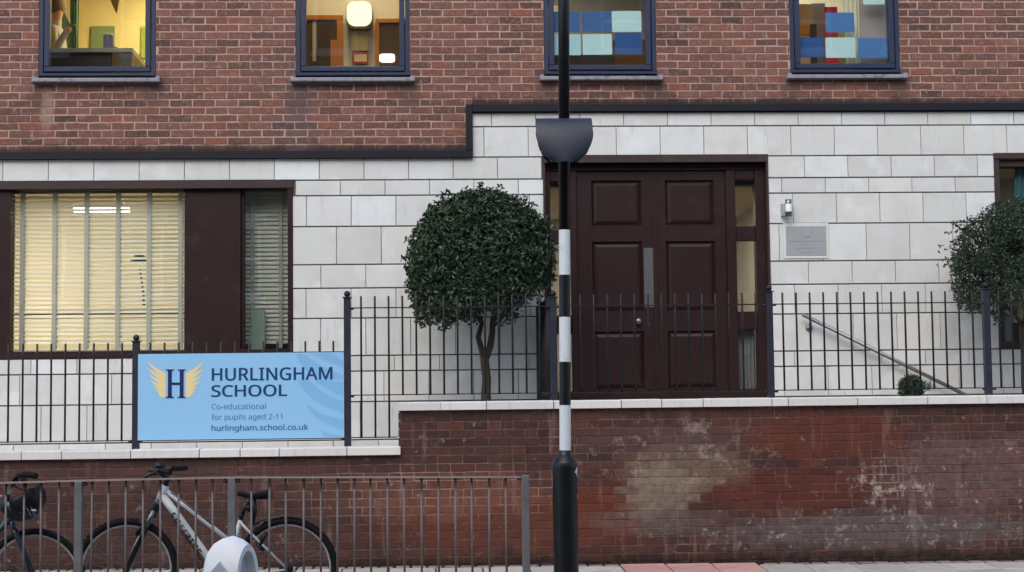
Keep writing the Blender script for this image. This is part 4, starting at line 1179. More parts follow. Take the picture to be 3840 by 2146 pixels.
for i in range(len(post_x) - 1):
    a, b = post_x[i] + ps, post_x[i + 1] - ps
    lower = i < 2
    Zq = ZL if lower else ZU
    n = round((b - a + .06) / .1205)
    for k in range(1, n):
        x = a - .03 + (b - a + .06) * k / n
        bot = Zq['bot']
        if i == 2 and x < WSTEP: bot = ZL['bot']
        bar(x, bot - .006, Zq['bar']); nb += 1
    m = MB(); m.box(a, b, FY - .004, FY + .004, Zq['rail'] - .016, Zq['rail'] + .004) if False else m.box(a, b, FY - .016, FY + .016, Zq['rail'] - .006, Zq['rail'] + .003)
    m.build('rail', M_FENCE, rail)
    m = MB(); m.box(a, b, FY - .014, FY + .014, Zq['bot'] - .004, Zq['bot'] + .005)
    m.build('rail', M_FENCE, rail)
    if i == 2:
        m = MB(); m.box(a, WSTEP - .02, FY - .014, FY + .014, ZL['bot'] - .004, ZL['bot'] + .005); m.build('rail', M_FENCE, rail)
    # fixing lugs
    for xx, s_ in ((a, 1), (b, -1)):
        for zz in (Zq['rail'], Zq['bot']):
            m = MB(); m.tube([(xx, FY - .02, zz - .008), (xx + s_ * .03, FY - .02, zz - .01)], .011, 8)
            m.build('bracket', M_FENCE, rail)
print('bars', nb)
# return railing from the fence back to the building, left of the steps
ret = thing('return_railing', 'dark railing running back from the fence to the building beside the round tree', 'railings')
xq = post_x[3] - .02; yb_ = -.12
m = MB(); m.cbox(xq - .05, xq + .02, yb_ - .03, yb_ + .04, COPU - .1, ZU['bar'] - .02, .005); m.build('post', M_POST, ret)
m = MB(); m.sphere((xq - .015, yb_, ZU['bar'] + .012), .03, 14, 8); m.build('ball_finial', M_FENCE, ret)
m0 = MB(); m0.tube([(0, 0, COPU - .08), (0, 0, ZU['bar'] - .01)], .009, 8); bm_ = m0.mesh('bar', M_FENCE)
y = FY + .12
while y < yb_ - .06: link('bar', bm_, ret, (xq - .01, y, 0)); y += .115
m = MB(); m.box(xq - .015, xq - .005, FY + .035, yb_ - .031, ZU['rail'] - .02, ZU['rail'] + .015); m.build('rail', M_FENCE, ret)
m = MB(); m.box(xq - .015, xq - .005, FY + .035, yb_ - .031, ZU['bot'] - .02, ZU['bot'] + .015); m.build('rail', M_FENCE, ret)

# ------------------------------------------------------------------ school sign
FONT = None
try:
    FONT = bpy.data.fonts.load(os.path.join(bpy.utils.system_resource('DATAFILES'), 'fonts', 'NotoSansHebrew-Regular.woff2'))   # the lettering that comes with Blender
except Exception as ex_:
    print('default lettering', ex_)
def text_mesh(txt, mat, parent, name, x0, x1, zbase, cap, Y, bold=0.0, space=1.0, shear=0):
    cu = bpy.data.curves.new(name, 'FONT'); cu.body = txt; cu.size = 1; cu.offset = 0; cu.space_character = space; cu.resolution_u = 5
    if FONT: cu.font = FONT
    o = bpy.data.objects.new(name, cu); COL.objects.link(o)
    dg = bpy.context.evaluated_depsgraph_get(); me = bpy.data.meshes.new_from_object(o.evaluated_get(dg))
    bpy.data.objects.remove(o)
    xsv = [v.co.x for v in me.vertices]; mn, mx = min(xsv), max(xsv)
    ch = CAPH
    sx = (x1 - x0) / (mx - mn); sz = cap / ch
    for v in me.vertices: v.co = Vector((x0 + (v.co.x - mn) * sx, Y, zbase + v.co.y * sz))
    if bold > .01:
        # heavier strokes: the letters laid over one another with a slight shift, each on its own level
        b_ = bmesh.new()
        for k_, (ox, oz) in enumerate(((0, 0), (1, 0), (-1, 0), (0, 1), (0, -1), (.7, .7), (-.7, .7), (.7, -.7), (-.7, -.7))):
            n0 = len(b_.verts); b_.from_mesh(me); b_.verts.ensure_lookup_table()
            for v in list(b_.verts)[n0:]: v.co += Vector((ox * bold * sx * .8, k_ * .00012, oz * bold * sz * .5))
        b_.to_mesh(me); b_.free()
    me.materials.clear(); me.materials.append(mat); me.update()
    return link(name, me, parent)
cu = bpy.data.curves.new('t', 'FONT'); cu.body = 'H'; cu.size = 1; cu.font = FONT or cu.font; o = bpy.data.objects.new('t', cu); COL.objects.link(o)
me = bpy.data.meshes.new_from_object(o.evaluated_get(bpy.context.evaluated_depsgraph_get())); CAPH = max(v.co.y for v in me.vertices); bpy.data.objects.remove(o)
sign = thing('school_sign', 'light blue HURLINGHAM SCHOOL sign with winged H emblem fixed between two railing posts', 'sign')
SGY = FY - .036
cA, cB, cC, cD = at(518, 1330, SGY), at(1290, 1319.5, SGY), at(1289, 1642, SGY), at(516, 1652, SGY)
sx0, sx1 = (cA.x + cD.x) / 2, (cB.x + cC.x) / 2; sz1, sz0 = (cA.z + cB.z) / 2, (cC.z + cD.z) / 2
SW, SH = sx1 - sx0, sz1 - sz0
def fl(h, nm): return simple(nm, srgb(h), .45, var=.015, scale=2, bump=0.02)
m = MB(); m.cbox(sx0, sx1, SGY, SGY + .006, sz0, sz1, .001); m.build('panel', fl('#8fc3ea', 'sign_blue'), sign)
m = MB(); m.box(sx0 - .006, sx1 + .006, SGY + .0065, SGY + .016, sz0 - .008, sz0 + .01); m.box(sx0 - .006, sx1 + .006, SGY + .0065, SGY + .016, sz1 - .01, sz1 + .008)
m.build('frame', M_POST, sign)
def U(px): return sx0 + (px - 56) / 2422 * SW
def Vv(px, py):
    top = 92 - (px - 56) * 31 / 2422; bot = 1106 - (px - 56) * 31 / 2422
    return sz1 - (py - top) / (bot - top) * SH
def ribbon_poly(mb, edge1, edge2, y0, y1):
    pts = edge1 + edge2[::-1]; n = len(edge1)
    vs = [(U(a), y0, Vv(a, b)) for a, b in edge1] + [(U(a), y0, Vv(a, b)) for a, b in edge2]
    mb.add(vs, [(i, i + 1, n + i + 1, n + i) for i in range(n - 1)])
def samp(pts, n=14):
    """catmull-rom through points"""
    out = []
    P_ = [pts[0]] + list(pts) + [pts[-1]]
    for i in range(1, len(P_) - 2):
        for k in range(n):
            t = k / n; p0, p1, p2, p3 = P_[i - 1], P_[i], P_[i + 1], P_[i + 2]
            out.append(tuple(.5 * (2 * p1[j] + (p2[j] - p0[j]) * t + (2 * p0[j] - 5 * p1[j] + 4 * p2[j] - p3[j]) * t * t + (3 * p1[j] - p0[j] - 3 * p2[j] + p3[j]) * t ** 3) for j in (0, 1)))
    out.append(pts[-1]); return out
sw = MB(); e1 = SGY - .0004
for A, B in (([(1925, 85), (1935, 140), (1985, 220), (2080, 310), (2230, 370), (2470, 385)],
              [(1985, 82), (2040, 110), (2110, 160), (2250, 240), (2380, 300), (2474, 330)]),
             ([(2080, 78), (2150, 110), (2290, 180), (2390, 215), (2440, 235), (2474, 250)], [(2330, 70), (2350, 85), (2385, 110), (2420, 130), (2450, 145), (2474, 158)]),
             ([(1930, 390), (1975, 470), (2060, 570), (2170, 660), (2320, 730), (2474, 790)][:6], [(2060, 390), (2130, 450), (2210, 520), (2300, 580), (2390, 620), (2474, 640)]),
             ([(2130, 400), (2210, 450), (2290, 500), (2360, 540), (2420, 565), (2474, 575)], [(2300, 395), (2350, 400), (2400, 410), (2440, 415), (2460, 418), (2474, 420)]),
             ([(2040, 690), (2090, 770), (2160, 840), (2260, 900), (2370, 950), (2472, 985)], [(2050, 690), (2130, 740), (2220, 790), (2310, 820), (2400, 845), (2474, 860)]),
             ([(2190, 980), (2210, 1010), (2230, 1040), (2262, 1062), (2300, 1066), (2472, 1068)], [(2200, 982), (2250, 1005), (2300, 1020), (2360, 1035), (2420, 1042), (2472, 1048)])):
    a, b = samp(A), samp(B); n = min(len(a), len(b)); e1 -= .0002; ribbon_poly(sw, a[:n], b[:n], e1, e1)
sw.build('swirl_print', fl('#7fb6e2', 'sign_swirl'), sign, fixn=False)
navy = fl('#16406f', 'sign_navy'); navy2 = fl('#20285f', 'emblem_navy'); gold = fl('#edd591', 'wing_gold'); gold2 = fl('#d9d8bd', 'wing_pale')
tb = fl('#4a7ba3', 'sign_text_blue'); tb2 = fl('#2d6291', 'sign_bold_blue')
ty = SGY - .0022
text_mesh('HURLINGHAM', navy, sign, 'lettering', U(925), U(2340), (Vv(925, 403) + Vv(2340, 386)) / 2, (Vv(925, 258) - Vv(925, 403)), ty, bold=.022, space=1.02)
text_mesh('SCHOOL', navy, sign, 'lettering', U(920), U(1805), (Vv(940, 592) + Vv(1780, 582)) / 2, Vv(925, 460) - Vv(925, 592), ty, bold=.022)
text_mesh('Co-educational', tb, sign, 'lettering', U(920), U(1560), (Vv(940, 742) + Vv(1540, 735)) / 2, Vv(925, 676) - Vv(925, 740), ty)
text_mesh('for pupils aged 2-11', tb, sign, 'lettering', U(920), U(1750), (Vv(940, 865) + Vv(1740, 857)) / 2, Vv(925, 800) - Vv(925, 864), ty)
text_mesh('hurlingham.school.co.uk', tb2, sign, 'lettering', U(920), U(2055), (Vv(940, 995) + Vv(2040, 980)) / 2, Vv(925, 932) - Vv(925, 996), ty, bold=.016)
# winged H
H_ = MB()
def pl(pts, mb=H_, y=ty): mb.add([(U(a), y, Vv(a, b)) for a, b in pts], [tuple(range(len(pts)))])
def serif_leg(cx):
    w = 23
    pl([(cx - w, 300), (cx - w, 580), (cx + w, 580), (cx + w, 300)][::-1])
    pl([(cx - 52, 270), (cx - 52, 276), (cx - w - 8, 286), (cx - w, 300.5), (cx + w, 300.5), (cx + w + 8, 286), (cx + 52, 276), (cx + 52, 270)])
    pl([(cx - 52, 610), (cx - 52, 604), (cx - w - 8, 594), (cx - w, 579.5), (cx + w, 579.5), (cx + w + 8, 594), (cx + 52, 604), (cx + 52, 610)][::-1])
serif_leg(430); serif_leg(568)
pl([(452.5, 425), (452.5, 455), (545.5, 455), (545.5, 425)])
H_.build('emblem_letter', navy2, sign, fixn=False)
wing = MB(); wing2 = MB()
tips = [(165, 172), (165, 250), (185, 330), (205, 400), (235, 460), (260, 510), (290, 550)]
roots = [(380, 315), (380, 360), (382, 405), (382, 450), (382, 490), (382, 528), (380, 562)]
for s_ in (0, 1):
    for k, (t_, r_) in enumerate(zip(tips, roots)):
        def mir(p): return (p[0] if s_ == 0 else 998 - p[0], p[1] - (4 if s_ else 0))
        n = 10; top_, bot_, mid_ = [], [], []
        th = 60 - k * 3
        for i in range(n + 1):
            u = i / n; x = t_[0] + (r_[0] - t_[0]) * u
            bow = 34 * math.sin(math.pi * u) * (1 - k * .06)
            y = t_[1] + (r_[1] - t_[1]) * u + bow * .35
            hgt = th * (math.sin(math.pi * min(1, u * .62 + .02)) ** .8) * .95
            top_.append((x, y)); bot_.append((x, y + hgt)); mid_.append((x, y + hgt * .62))
        ribbon_poly(wing, [mir(p) for p in top_], [mir(p) for p in mid_], ty, ty)
        ribbon_poly(wing2, [mir(p) for p in mid_], [mir(p) for p in bot_], ty + .0006, ty)
wing.build('wing_print', gold, sign, fixn=False); wing2.build('wing_print', gold2, sign, fixn=False)

# ------------------------------------------------------------------ wall fittings
def wall_lamp(px, py0, py1, label):
    t = thing('wall_lamp', label, 'lamp', 'wall lamps beside the entrance')
    Y = -.014 - .085; c = at(px, (py0 + py1) / 2, Y); h = (py1 - py0) / 383 / 2; r = .033
    m = MB(); m.lathe(c, [(.001, -h), (r, -h), (r, -h * .45)], 20); m.lathe(c, [(r, h * .5), (r, h), (.001, h)], 20); m.build('end_cap', M_STEEL, t)
    m = MB(); m.lathe(c, [(r * .93, -h * .449), (r * .93, h * .499)], 20); m.build('diffuser', M_WHITE, t)
    m = MB(); m.cbox(c.x - .06, c.x - .012, Y + .02, -.0135, c.z - h * .9, c.z + h * .55, .003); m.build('bracket', M_SILVER, t)
    return t
wall_lamp(2957, 748, 812, 'silver cylinder wall lamp right of the entrance above the plaque')
wall_lamp(1992, 757, 802, 'silver cylinder wall lamp half hidden behind the round tree crown')
t = thing('name_plaque', 'square silver engraved plaque on the stone right of the entrance', 'plaque')
PY = -.014
p, q = at(2939, 970, PY - .006), at(3106, 836, PY - .006); m = MB(); m.cbox(p.x, q.x, PY - .008, PY - .0005, p.z, q.z, .002); m.build('backing_plate', M_STONE, t)
p, q = at(2949, 959, PY - .012), at(3097, 848, PY - .012); m = MB(); m.cbox(p.x, q.x, PY - .012, PY - .0085, p.z, q.z, .001); m.build('panel', simple('plaque_silver', srgb('#a9acb0'), .35, .2, .5, var=.06, scale=3), t)
eng = MB()
def PP(a, b): # zoom coords (4.8x from 2880,700)
    c = at(2880 + a / 4.8, 700 + b / 4.8, PY - .0128); return c.x, c.z
rr = random.Random(4)
def dashes(x0, x1, y, h=14):
    x = x0
    while x < x1:
        w = rr.uniform(7, 16); a = PP(x, y + h / 2); b = PP(min(x + w, x1), y - h / 2); eng.box(a[0], b[0], PY - .0128, PY - .0121, a[1], b[1]); x += w + rr.choice((4, 4, 5, 12))
dashes(370, 1025, 985); dashes(600, 770, 1052, 10); dashes(500, 890, 1113, 12); dashes(580, 795, 1188, 10)
for (a, b) in (((590, 770), (625, 900)), ((800, 770), (760, 900)), ((625, 900), (655, 940)), ((760, 900), (735, 940))):
    p0, p1 = PP(*a), PP(*b); d_ = .002; eng.add([(p0[0] - d_, PY - .0125, p0[1]), (p0[0] + d_, PY - .0125, p0[1]), (p1[0] + d_, PY - .0125, p1[1]), (p1[0] - d_, PY - .0125, p1[1])], [(0, 1, 2, 3)])
dashes(625, 760, 905, 22)
eng.build('engraving', simple('engraving_grey', srgb('#878a8e'), .5), t)
# handrail
t = thing('handrail', 'sloping stainless steel handrail fixed to the pale stone right of the entrance', 'handrail')
HY = -.10
A, B = at(3010, 1180, HY), at(3625, 1484, HY); B2 = B + (B - A) * .5
m = MB(); m.tube([A, B2], .0195, 14); m.build('rail', M_STEEL, t)
for k in (.055, .78, 1.3):
    c = A + (B - A) * k
    m = MB(); m.tube([c + Vector((0, 0, -.018)), c + Vector((-.01, .01, -.07)), c + Vector((-.01, .06, -.085)), c + Vector((-.01, .085, -.085))], .008, 8); m.lathe((c.x - .01, HY + .078, c.z - .085), [(.001, -.01), (.032, -.008), (.034, .006)], 16, 'y')
    m.build('bracket', M_STEEL, t)
# ------------------------------------------------------------------ trees
M_LEAF = mat_leaf('bay_leaf', ['#182619', '#203420', '#2a4029', '#1c2e1f', '#344a30', '#25382a', '#3f5338', '#5a6a52'], .08)
M_LEAF2 = mat_leaf('olive_leaf', ['#202e22', '#2a3a2c', '#344634', '#243426', '#3f503c', '#525f4c'], .12)
def add_leaf(mb, p, n, L, w, rn, droop=.0):
    n = n.normalized()
    t = Vector((rn.uniform(-1, 1), rn.uniform(-1, 1), rn.uniform(-.5, 1.0)))
    t = (t - n * t.dot(n) * .75).normalized()
    s = t.cross(n).normalized(); n2 = s.cross(t)
    f = L * .1
    b = p; tip = p + t * L - n2 * L * .12
    r1 = p + t * L * .32 + s * w * .8 + n2 * f; r2 = p + t * L * .68 + s * w * .75 + n2 * f * .8
    l1 = p + t * L * .32 - s * w * .8 + n2 * f; l2 = p + t * L * .68 - s * w * .75 + n2 * f * .8
    mb.add([b, r1, r2, tip, l2, l1], [(0, 1, 2, 3), (0, 3, 4, 5)])
def crown_mesh(C, rx, ry, rz, low, N, seed, L, w, shell=.2, gaps=0.0, noisek=1.6):
    rn = random.Random(seed); mb = MB(); made = 0
    while made < N:
        az = rn.uniform(0, 2 * math.pi); u = rn.random()
        h = -.95 + 1.95 * u ** .85
        ca, sa = math.cos(az), math.sin(az)
        lo = low(ca, sa)
        if h < lo + .12 * mnoise.noise(Vector((ca * 3, sa * 3, seed))) + rn.gauss(0, .03): continue
        R_ = math.sqrt(max(0, 1 - h * h)) if h > 0 else (1 - .16 * (h / -.9) ** 2)
        R_ *= 1 + .07 * mnoise.noise(Vector((ca * 2.3, sa * 2.3, h * 2.3 + seed))) + .055 * mnoise.noise(Vector((ca * 7, sa * 7, h * 7)))
        k = 1 - abs(rn.gauss(0, shell)) if rn.random() < .85 else rn.uniform(.3, .9)
        if k < .2: continue
        hh = h * (1 if h < 0 else k ** .6)
        if h > .55: hh = h * k
        P_ = Vector((C[0] + rx * R_ * ca * k, C[1] + ry * R_ * sa * k, C[2] + rz * hh))
        if gaps and mnoise.noise(P_ * 4.2 + Vector((seed, 0, 0))) < -gaps and k > .3: 
            if rn.random() < .9: continue
        nn = Vector((ca * R_, sa * R_, h * .9 if h > 0 else h * .3)) + Vector((rn.gauss(0, .6), rn.gauss(0, .6), rn.gauss(.15, .6)))
        s_ = rn.uniform(.65, 1.2)
        add_leaf(mb, P_, nn, L * s_, w * s_, rn); made += 1
    return mb
TY = -.72
tree = thing('clipped_bay_tree', 'dense dome-clipped bay tree on a short forked trunk behind the railings left of the doors', 'tree')
C = at(1806, 985, TY)
def low1(ca, sa): return -.70 - .08 * max(0, -ca) + .36 * max(0, ca) ** 2 + .08 * mnoise.noise(Vector((ca * 3, sa * 3, 9)))
cm = crown_mesh(C, .70, .60, .685, low1, 21500, 5, .054, .0135, .15)
# hanging sprigs lower left
rn = random.Random(12)
for k_ in range(70):
    az, el = rn.uniform(0, 6.28), rn.uniform(-.3, 1.4); d_ = Vector((math.cos(az) * math.cos(el), math.sin(az) * math.cos(el), math.sin(el)))
    p_ = C + Vector((d_.x * .70, d_.y * .60, d_.z * .69))
    for k in range(7): add_leaf(cm, p_ + d_ * rn.uniform(-.01, .055) + Vector((rn.gauss(0, .008), rn.gauss(0, .008), rn.gauss(0, .008))), d_ + Vector((rn.gauss(0, .6), rn.gauss(0, .6), rn.gauss(0, .6))), .055, .013, rn)
for (px, py) in ((1640, 1205), (1668, 1222), (1610, 1190), (1590, 1215), (1700, 1195), (1905, 1205), (1570, 1170), (1552, 1120)):
    a = at(px, py, TY - .3)
    for k in range(22): add_leaf(cm, a + Vector((rn.gauss(0, .03), rn.gauss(0, .03), rn.gauss(.02, .035))), Vector((rn.gauss(0, .5), -1, rn.gauss(0, .5))), .06, .013, rn)
cm.build('crown', M_LEAF, tree, fixn=False)
t = MB()
a = lambda px, py, dy=0: at(px, py, TY + dy)
base = a(1822, 1510); base.z = COPU - .1
t.tube([base, a(1822, 1480), a(1825, 1420), a(1818, 1360), a(1817, 1340)], [.052, .046, .041, .041, .04], 12)
t.tube([a(1817, 1350), a(1806, 1310), a(1793, 1265), a(1806, 1215), a(1790, 1120)], [.034, .029, .026, .023, .018], 10)
t.tube([a(1820, 1350), a(1838, 1300), a(1846, 1250), a(1848, 1200), a(1880, 1110)], [.034, .033, .03, .026, .018], 10)
t.build('trunk', M_BARK, tree)
t = MB()
for (x1_, y1_, x2_, y2_, dy) in ((1846, 1230, 1930, 1140, .1), (1806, 1215, 1720, 1120, -.1), (1800, 1180, 1760, 1060, .15), (1850, 1190, 1820, 1080, -.2), (1880, 1110, 1960, 1040, -.2), (1720, 1120, 1640, 1090, -.15), (1848, 1210, 1900, 1150, -.25), (1880, 1110, 1860, 960, .1), (1790, 1120, 1780, 950, 0)):
    t.tube([a(x1_, y1_), a((x1_ + x2_) / 2 + 4, (y1_ + y2_) / 2, dy / 2), a(x2_, y2_, dy)], [.014, .011, .006], 8)
t.build('branches', M_BARK, tree)

tree2 = thing('loose_evergreen_tree', 'looser evergreen tree with open branches cut by the right edge of the picture', 'tree')
C2 = at(3866, 1000, TY)
def low2(ca, sa): return -.62 + .22 * mnoise.noise(Vector((ca * 2, sa * 2, 4)))
cm = crown_mesh(C2, .78, .6, .68, low2, 24000, 17, .038, .0095, .26, gaps=.06)
rn = random.Random(44)
def sprig(mb, p0, p1, n, spread, L):
    for k in range(n):
        u = rn.random(); p = p0 + (p1 - p0) * u
        add_leaf(mb, p + Vector((rn.gauss(0, spread), rn.gauss(0, spread), rn.gauss(0, spread))), Vector((rn.gauss(0, .7), -1, rn.gauss(.3, .7))), L, L * .25, rn)
b2 = lambda px, py, dy=0: at(px, py, TY + dy)
spr = [((3640, 900), (3520, 928)), ((3640, 880), (3548, 870)), ((3640, 880), (3575, 838)), ((3640, 960), (3530, 990)), ((3660, 1010), (3585, 1035)), ((3700, 1090), (3620, 1080)), ((3720, 1140), (3650, 1120)), ((3740, 1180), (3690, 1170)), ((3670, 830), (3600, 835)), ((3760, 1190), (3740, 1215))]
for (p, q) in spr: sprig(cm, b2(*p, -.2), b2(*q, -.25), 34, .018, .04)
cm.build('crown', M_LEAF2, tree2, fixn=False)
t = MB(); base = b2(3862, 1500); base.z = COPU - .1
t.tube([base, b2(3850, 1440), b2(3846, 1330), b2(3842, 1240), b2(3850, 1190)], [.06, .052, .046, .042, .036], 12); t.build('trunk', M_BARK, tree2)
t = MB()
for pts in ([(3842, 1235), (3800, 1170), (3770, 1100), (3740, 1020), (3730, 930)], [(3846, 1210), (3850, 1100), (3880, 1000), (3870, 880)], [(3845, 1220), (3890, 1120), (3940, 1020)],
            [(3770, 1100), (3700, 1040), (3650, 960), (3560, 930)], [(3740, 1020), (3680, 930), (3640, 880), (3580, 845)], [(3800, 1170), (3740, 1130), (3680, 1100)], [(3850, 1100), (3810, 1000), (3790, 900)], [(3700, 1040), (3620, 1010), (3540, 990)]):
    n = len(pts); t.tube([b2(p[0], p[1], -.05 * i) for i, p in enumerate(pts)], [.02 * (1 - .75 * i / (n - 1)) for i in range(n)], 8)
t.build('branches', M_BARK, tree2)

sh = thing('box_ball_shrub', 'small round dark green box shrub on the coping level below the handrail', 'shrub')
C3 = at(3418, 1450, TY - .1)
cm = crown_mesh(C3, .125, .12, .105, lambda a_, b_: -.9, 1700, 23, .03, .009, .25); cm.build('foliage', M_LEAF, sh, fixn=False)
m = MB(); m.lathe((C3.x, C3.y, COPU - .1), [(.001, 0), (.07, 0), (.085, .03), (.001, .03)], 16); m.tube([(C3.x, C3.y, COPU - .08), tuple(C3)], .012, 8); m.build('stem', M_BARK, sh)

# ------------------------------------------------------------------ kerbside guard rail
gr = thing('guard_rail', 'weathered grey kerbside guard rail with thin rusty bars and flat top rail', 'railings')
GP = [-284, 295, 870, 1971]
gxp = [xr(p, 1900, RY) for p in GP]
gz = [zr(p, y, RY) for p, y in ((-100, 1814), (295, 1799), (870, 1787), (1971, 1785))]
gzb = pav_z(RY)
for i, (x, z) in enumerate(zip(gxp, gz)):
    top = z + (.004 if i == 3 else -.012)
    m = MB(); m.cbox(x - .0255, x + .0255, RY - .025, RY + .025, gzb - .02, top, .004); m.build('post', M_POSTG, gr)
for i in range(3):
    m = MB(); za, zc = gz[i] - .002, gz[i + 1] - .002; xa, xb = gxp[i] - (.0 if i else .0), gxp[i + 1] - (.03 if i == 2 else 0)
    if i == 0: za = gz[0]
    m.add([(xa, RY - .02, za - .011), (xb, RY - .02, zc - .011), (xb, RY - .02, zc), (xa, RY - .02, za), (xa, RY + .02, za - .011), (xb, RY + .02, zc - .011), (xb, RY + .02, zc), (xa, RY + .02, za)],
          [(0, 1, 2, 3), (7, 6, 5, 4), (3, 2, 6, 7), (0, 4, 5, 1), (0, 3, 7, 4), (1, 5, 6, 2)])
    m.build('rail', simple('pale_top_rail', srgb('#9d918c'), .5, .2, .4, var=.1, dirt=srgb('#7a6a64')), gr)
    m = MB(); m.box(xa + .026, xb - .026 if i < 2 else xb + .004, RY - .018, RY + .018, gzb + .12, gzb + .13); m.build('rail', M_POSTG, gr)
bars_px = [[-20, 21, 89, 154, 221], [342, 406, 472, 538, 602, 668, 734, 799], [944, 1009, 1073, 1138, 1202, 1265, 1328, 1391, 1453, 1516, 1580, 1644, 1708, 1770, 1834, 1898]]
bars_px[0] = [-218, -152, -86, -20 + 0, 22, 89, 154, 221]; bars_px[0].remove(-20)
rg = random.Random(2)
bme = MB(); bme.tube([(0, 0, 0), (0, 0, 1)], .0078, 8); bme = bme.mesh('bar', RAILM)
for i, lst in enumerate(bars_px):
    for k, p in enumerate(lst):
        x = xr(p, 1960, RY); u = (x - gxp[i]) / (gxp[i + 1] - gxp[i]); zt_ = gz[i] + (gz[i + 1] - gz[i]) * u - .0135
        y = RY + rg.uniform(-.004, .004)
        o = link('bar', bme, gr, (x, y, gzb + .1)); o.scale = (1, 1, zt_ - gzb - .1); o.rotation_euler = (0, R(rg.uniform(-.25, .25)), 0)
rb_ = simple('rusty_bracket', srgb('#3b211b'), .7, dirt=srgb('#5c3a2d'))
for i, x in enumerate(gxp):
    for s_ in ((1, -1) if 0 < i < 3 else ((1,) if i == 0 else (-1,))):
        m = MB(); z = gz[i] - .03 + (.016 if i == 3 else 0)
        m.tube([(x + s_ * .028, RY, z), (x + s_ * .055, RY, z)], .013, 8); m.lathe((x + s_ * .042, RY - .012, z - .006), [(.001, -.012), (.009, -.01), (.009, .01)], 8, 'y'); m.build('bracket', rb_, gr)

# ------------------------------------------------------------------ bicycles
YB = RY + .30
def Q(px, py, dy=0.0): return at(px, py, YB + dy)
def wheel(parent, c, Rr, tyre, rimmat, turn=0.0, spokes=30, knob=False):
    w = part('wheel', parent); w.location = c; w.rotation_euler = (0, 0, turn)
    m = MB(); m.torus((0, 0, 0), Rr - tyre * .6, tyre * .6, 80, 12)
    if knob:
        for k in range(60):
            a_ = 2 * math.pi * k / 60
            for s_ in (-1, 1):
                cc = Vector((math.cos(a_), 0, math.sin(a_))) * (Rr - .004); b_ = Vector((0, s_ * .011, 0)); r1 = Vector((math.cos(a_), 0, math.sin(a_))) * .005; t1 = Vector((-math.sin(a_), 0, math.cos(a_))) * .008; u1 = Vector((0, .007, 0))
                m.add([cc + b_ + t1 * i_ + u1 * j_ + r1 * k_ for i_ in (-1, 1) for j_ in (-1, 1) for k_ in (-1, 1)], [(0, 1, 3, 2), (4, 6, 7, 5), (0, 4, 5, 1), (2, 3, 7, 6), (1, 5, 7, 3), (0, 2, 6, 4)])
    m.build('tyre', M_RUBBER, w)
    m = MB(); r2 = Rr - tyre * 1.22
    prof = [(r2 + .004, -.011), (r2 - .003, -.012), (r2 - .009, -.007), (r2 - .009, .007), (r2 - .003, .012), (r2 + .004, .011), (r2 + .004, -.011)]
    m.lathe((0, 0, 0), prof, 80, 'y'); m.build('rim', rimmat, w)
    m = MB()
    for k in range(spokes):
        a_ = 2 * math.pi * k / spokes; s_ = .028 if k % 2 else -.028; off = (.5 if (k // 2) % 2 else -.5)
        m.tube([(.018 * math.cos(a_ + off * 2.4), s_, .018 * math.sin(a_ + off * 2.4)), ((r2 - .012) * math.cos(a_), 0, (r2 - .012) * math.sin(a_))], .0008, 5, False)
    m.build('spokes', M_STEEL, w)
    m = MB(); m.lathe((0, 0, 0), [(.001, -.05), (.009, -.05), (.009, -.034), (.022, -.033), (.022, -.024), (.014, -.02), (.014, .02), (.022, .024), (.022, .033), (.009, .034), (.009, .05), (.001, .05)], 16, 'y'); m.build('hub', M_BLKP, w)
    return w
bk = thing('white_bicycle', 'white hybrid bicycle with black saddle leaning behind the guard rail', 'bicycle')
RW = Q(1075, 2133); FWp = Q(474, 2137, -.02)
S1 = FPX / (YB - CAMP.y)
rad = 189 / S1
wheel(bk, RW, rad, .042, M_ALU, 0, knob=True); wheel(bk, FWp, rad, .042, M_ALU, R(4), knob=True)
BB = Q(838, 2168)
fm = MB()
HT, HB = Q(621, 1822), Q(594, 1884)
def oval_tube(mb, a, b, r1, r2, seg=12): mb.tube([a, a + (b - a) * .33, a + (b - a) * .66, b], [r1, (r1 * 2 + r2) / 3, (r1 + 2 * r2) / 3, r2], seg)
fm.tube([HT, HB], [.028, .026], 14)
oval_tube(fm, Q(608, 1858), BB, .0285, .024)
ST = Q(902, 1950)
oval_tube(fm, Q(620, 1838), Q(878, 2042), .0175, .0155)
fm.tube([ST, BB], .016, 12)
fm.tube([BB + Vector((0, -.035, 0)), BB + Vector((0, .035, 0))], .024, 14)
for dy in (-.055, .055):
    fm.tube([Q(900, 1957, dy * .35), Q(925, 1985, dy), Q(1072, 2130, dy * 1.1)], [.009, .0095, .008], 8)
    fm.tube([BB + Vector((.02, dy * .5, 0)), Q(930, 2160, dy), RW + Vector((0, dy * 1.1, 0))], [.011, .011, .008], 8)
fm.build('frame', M_BIKEW, bk)
lb = MB(); dk_ = simple('dark_bike_trim', srgb('#22262c'), .4)
d0, d1 = Q(640, 1846, -.012), Q(800, 1972, -.012); lb.tube([d0, d1], .0045, 6); 
lb.tube([Q(604, 1872, -.022) + Vector((0, 0, -.028)), Q(760, 2095, -.022) + Vector((0, 0, -.02))], .0035, 6)
lb.tube([Q(612, 1835, -.018), Q(566, 1800, -.06), Q(560, 1860, -.05), Q(600, 1880, -.03)], .0028, 6)
lb.tube([Q(625, 1790, .02), Q(658, 1815, .0), Q(648, 1838, -.01)], .0028, 6)
lb.build('cables', dk_, bk)
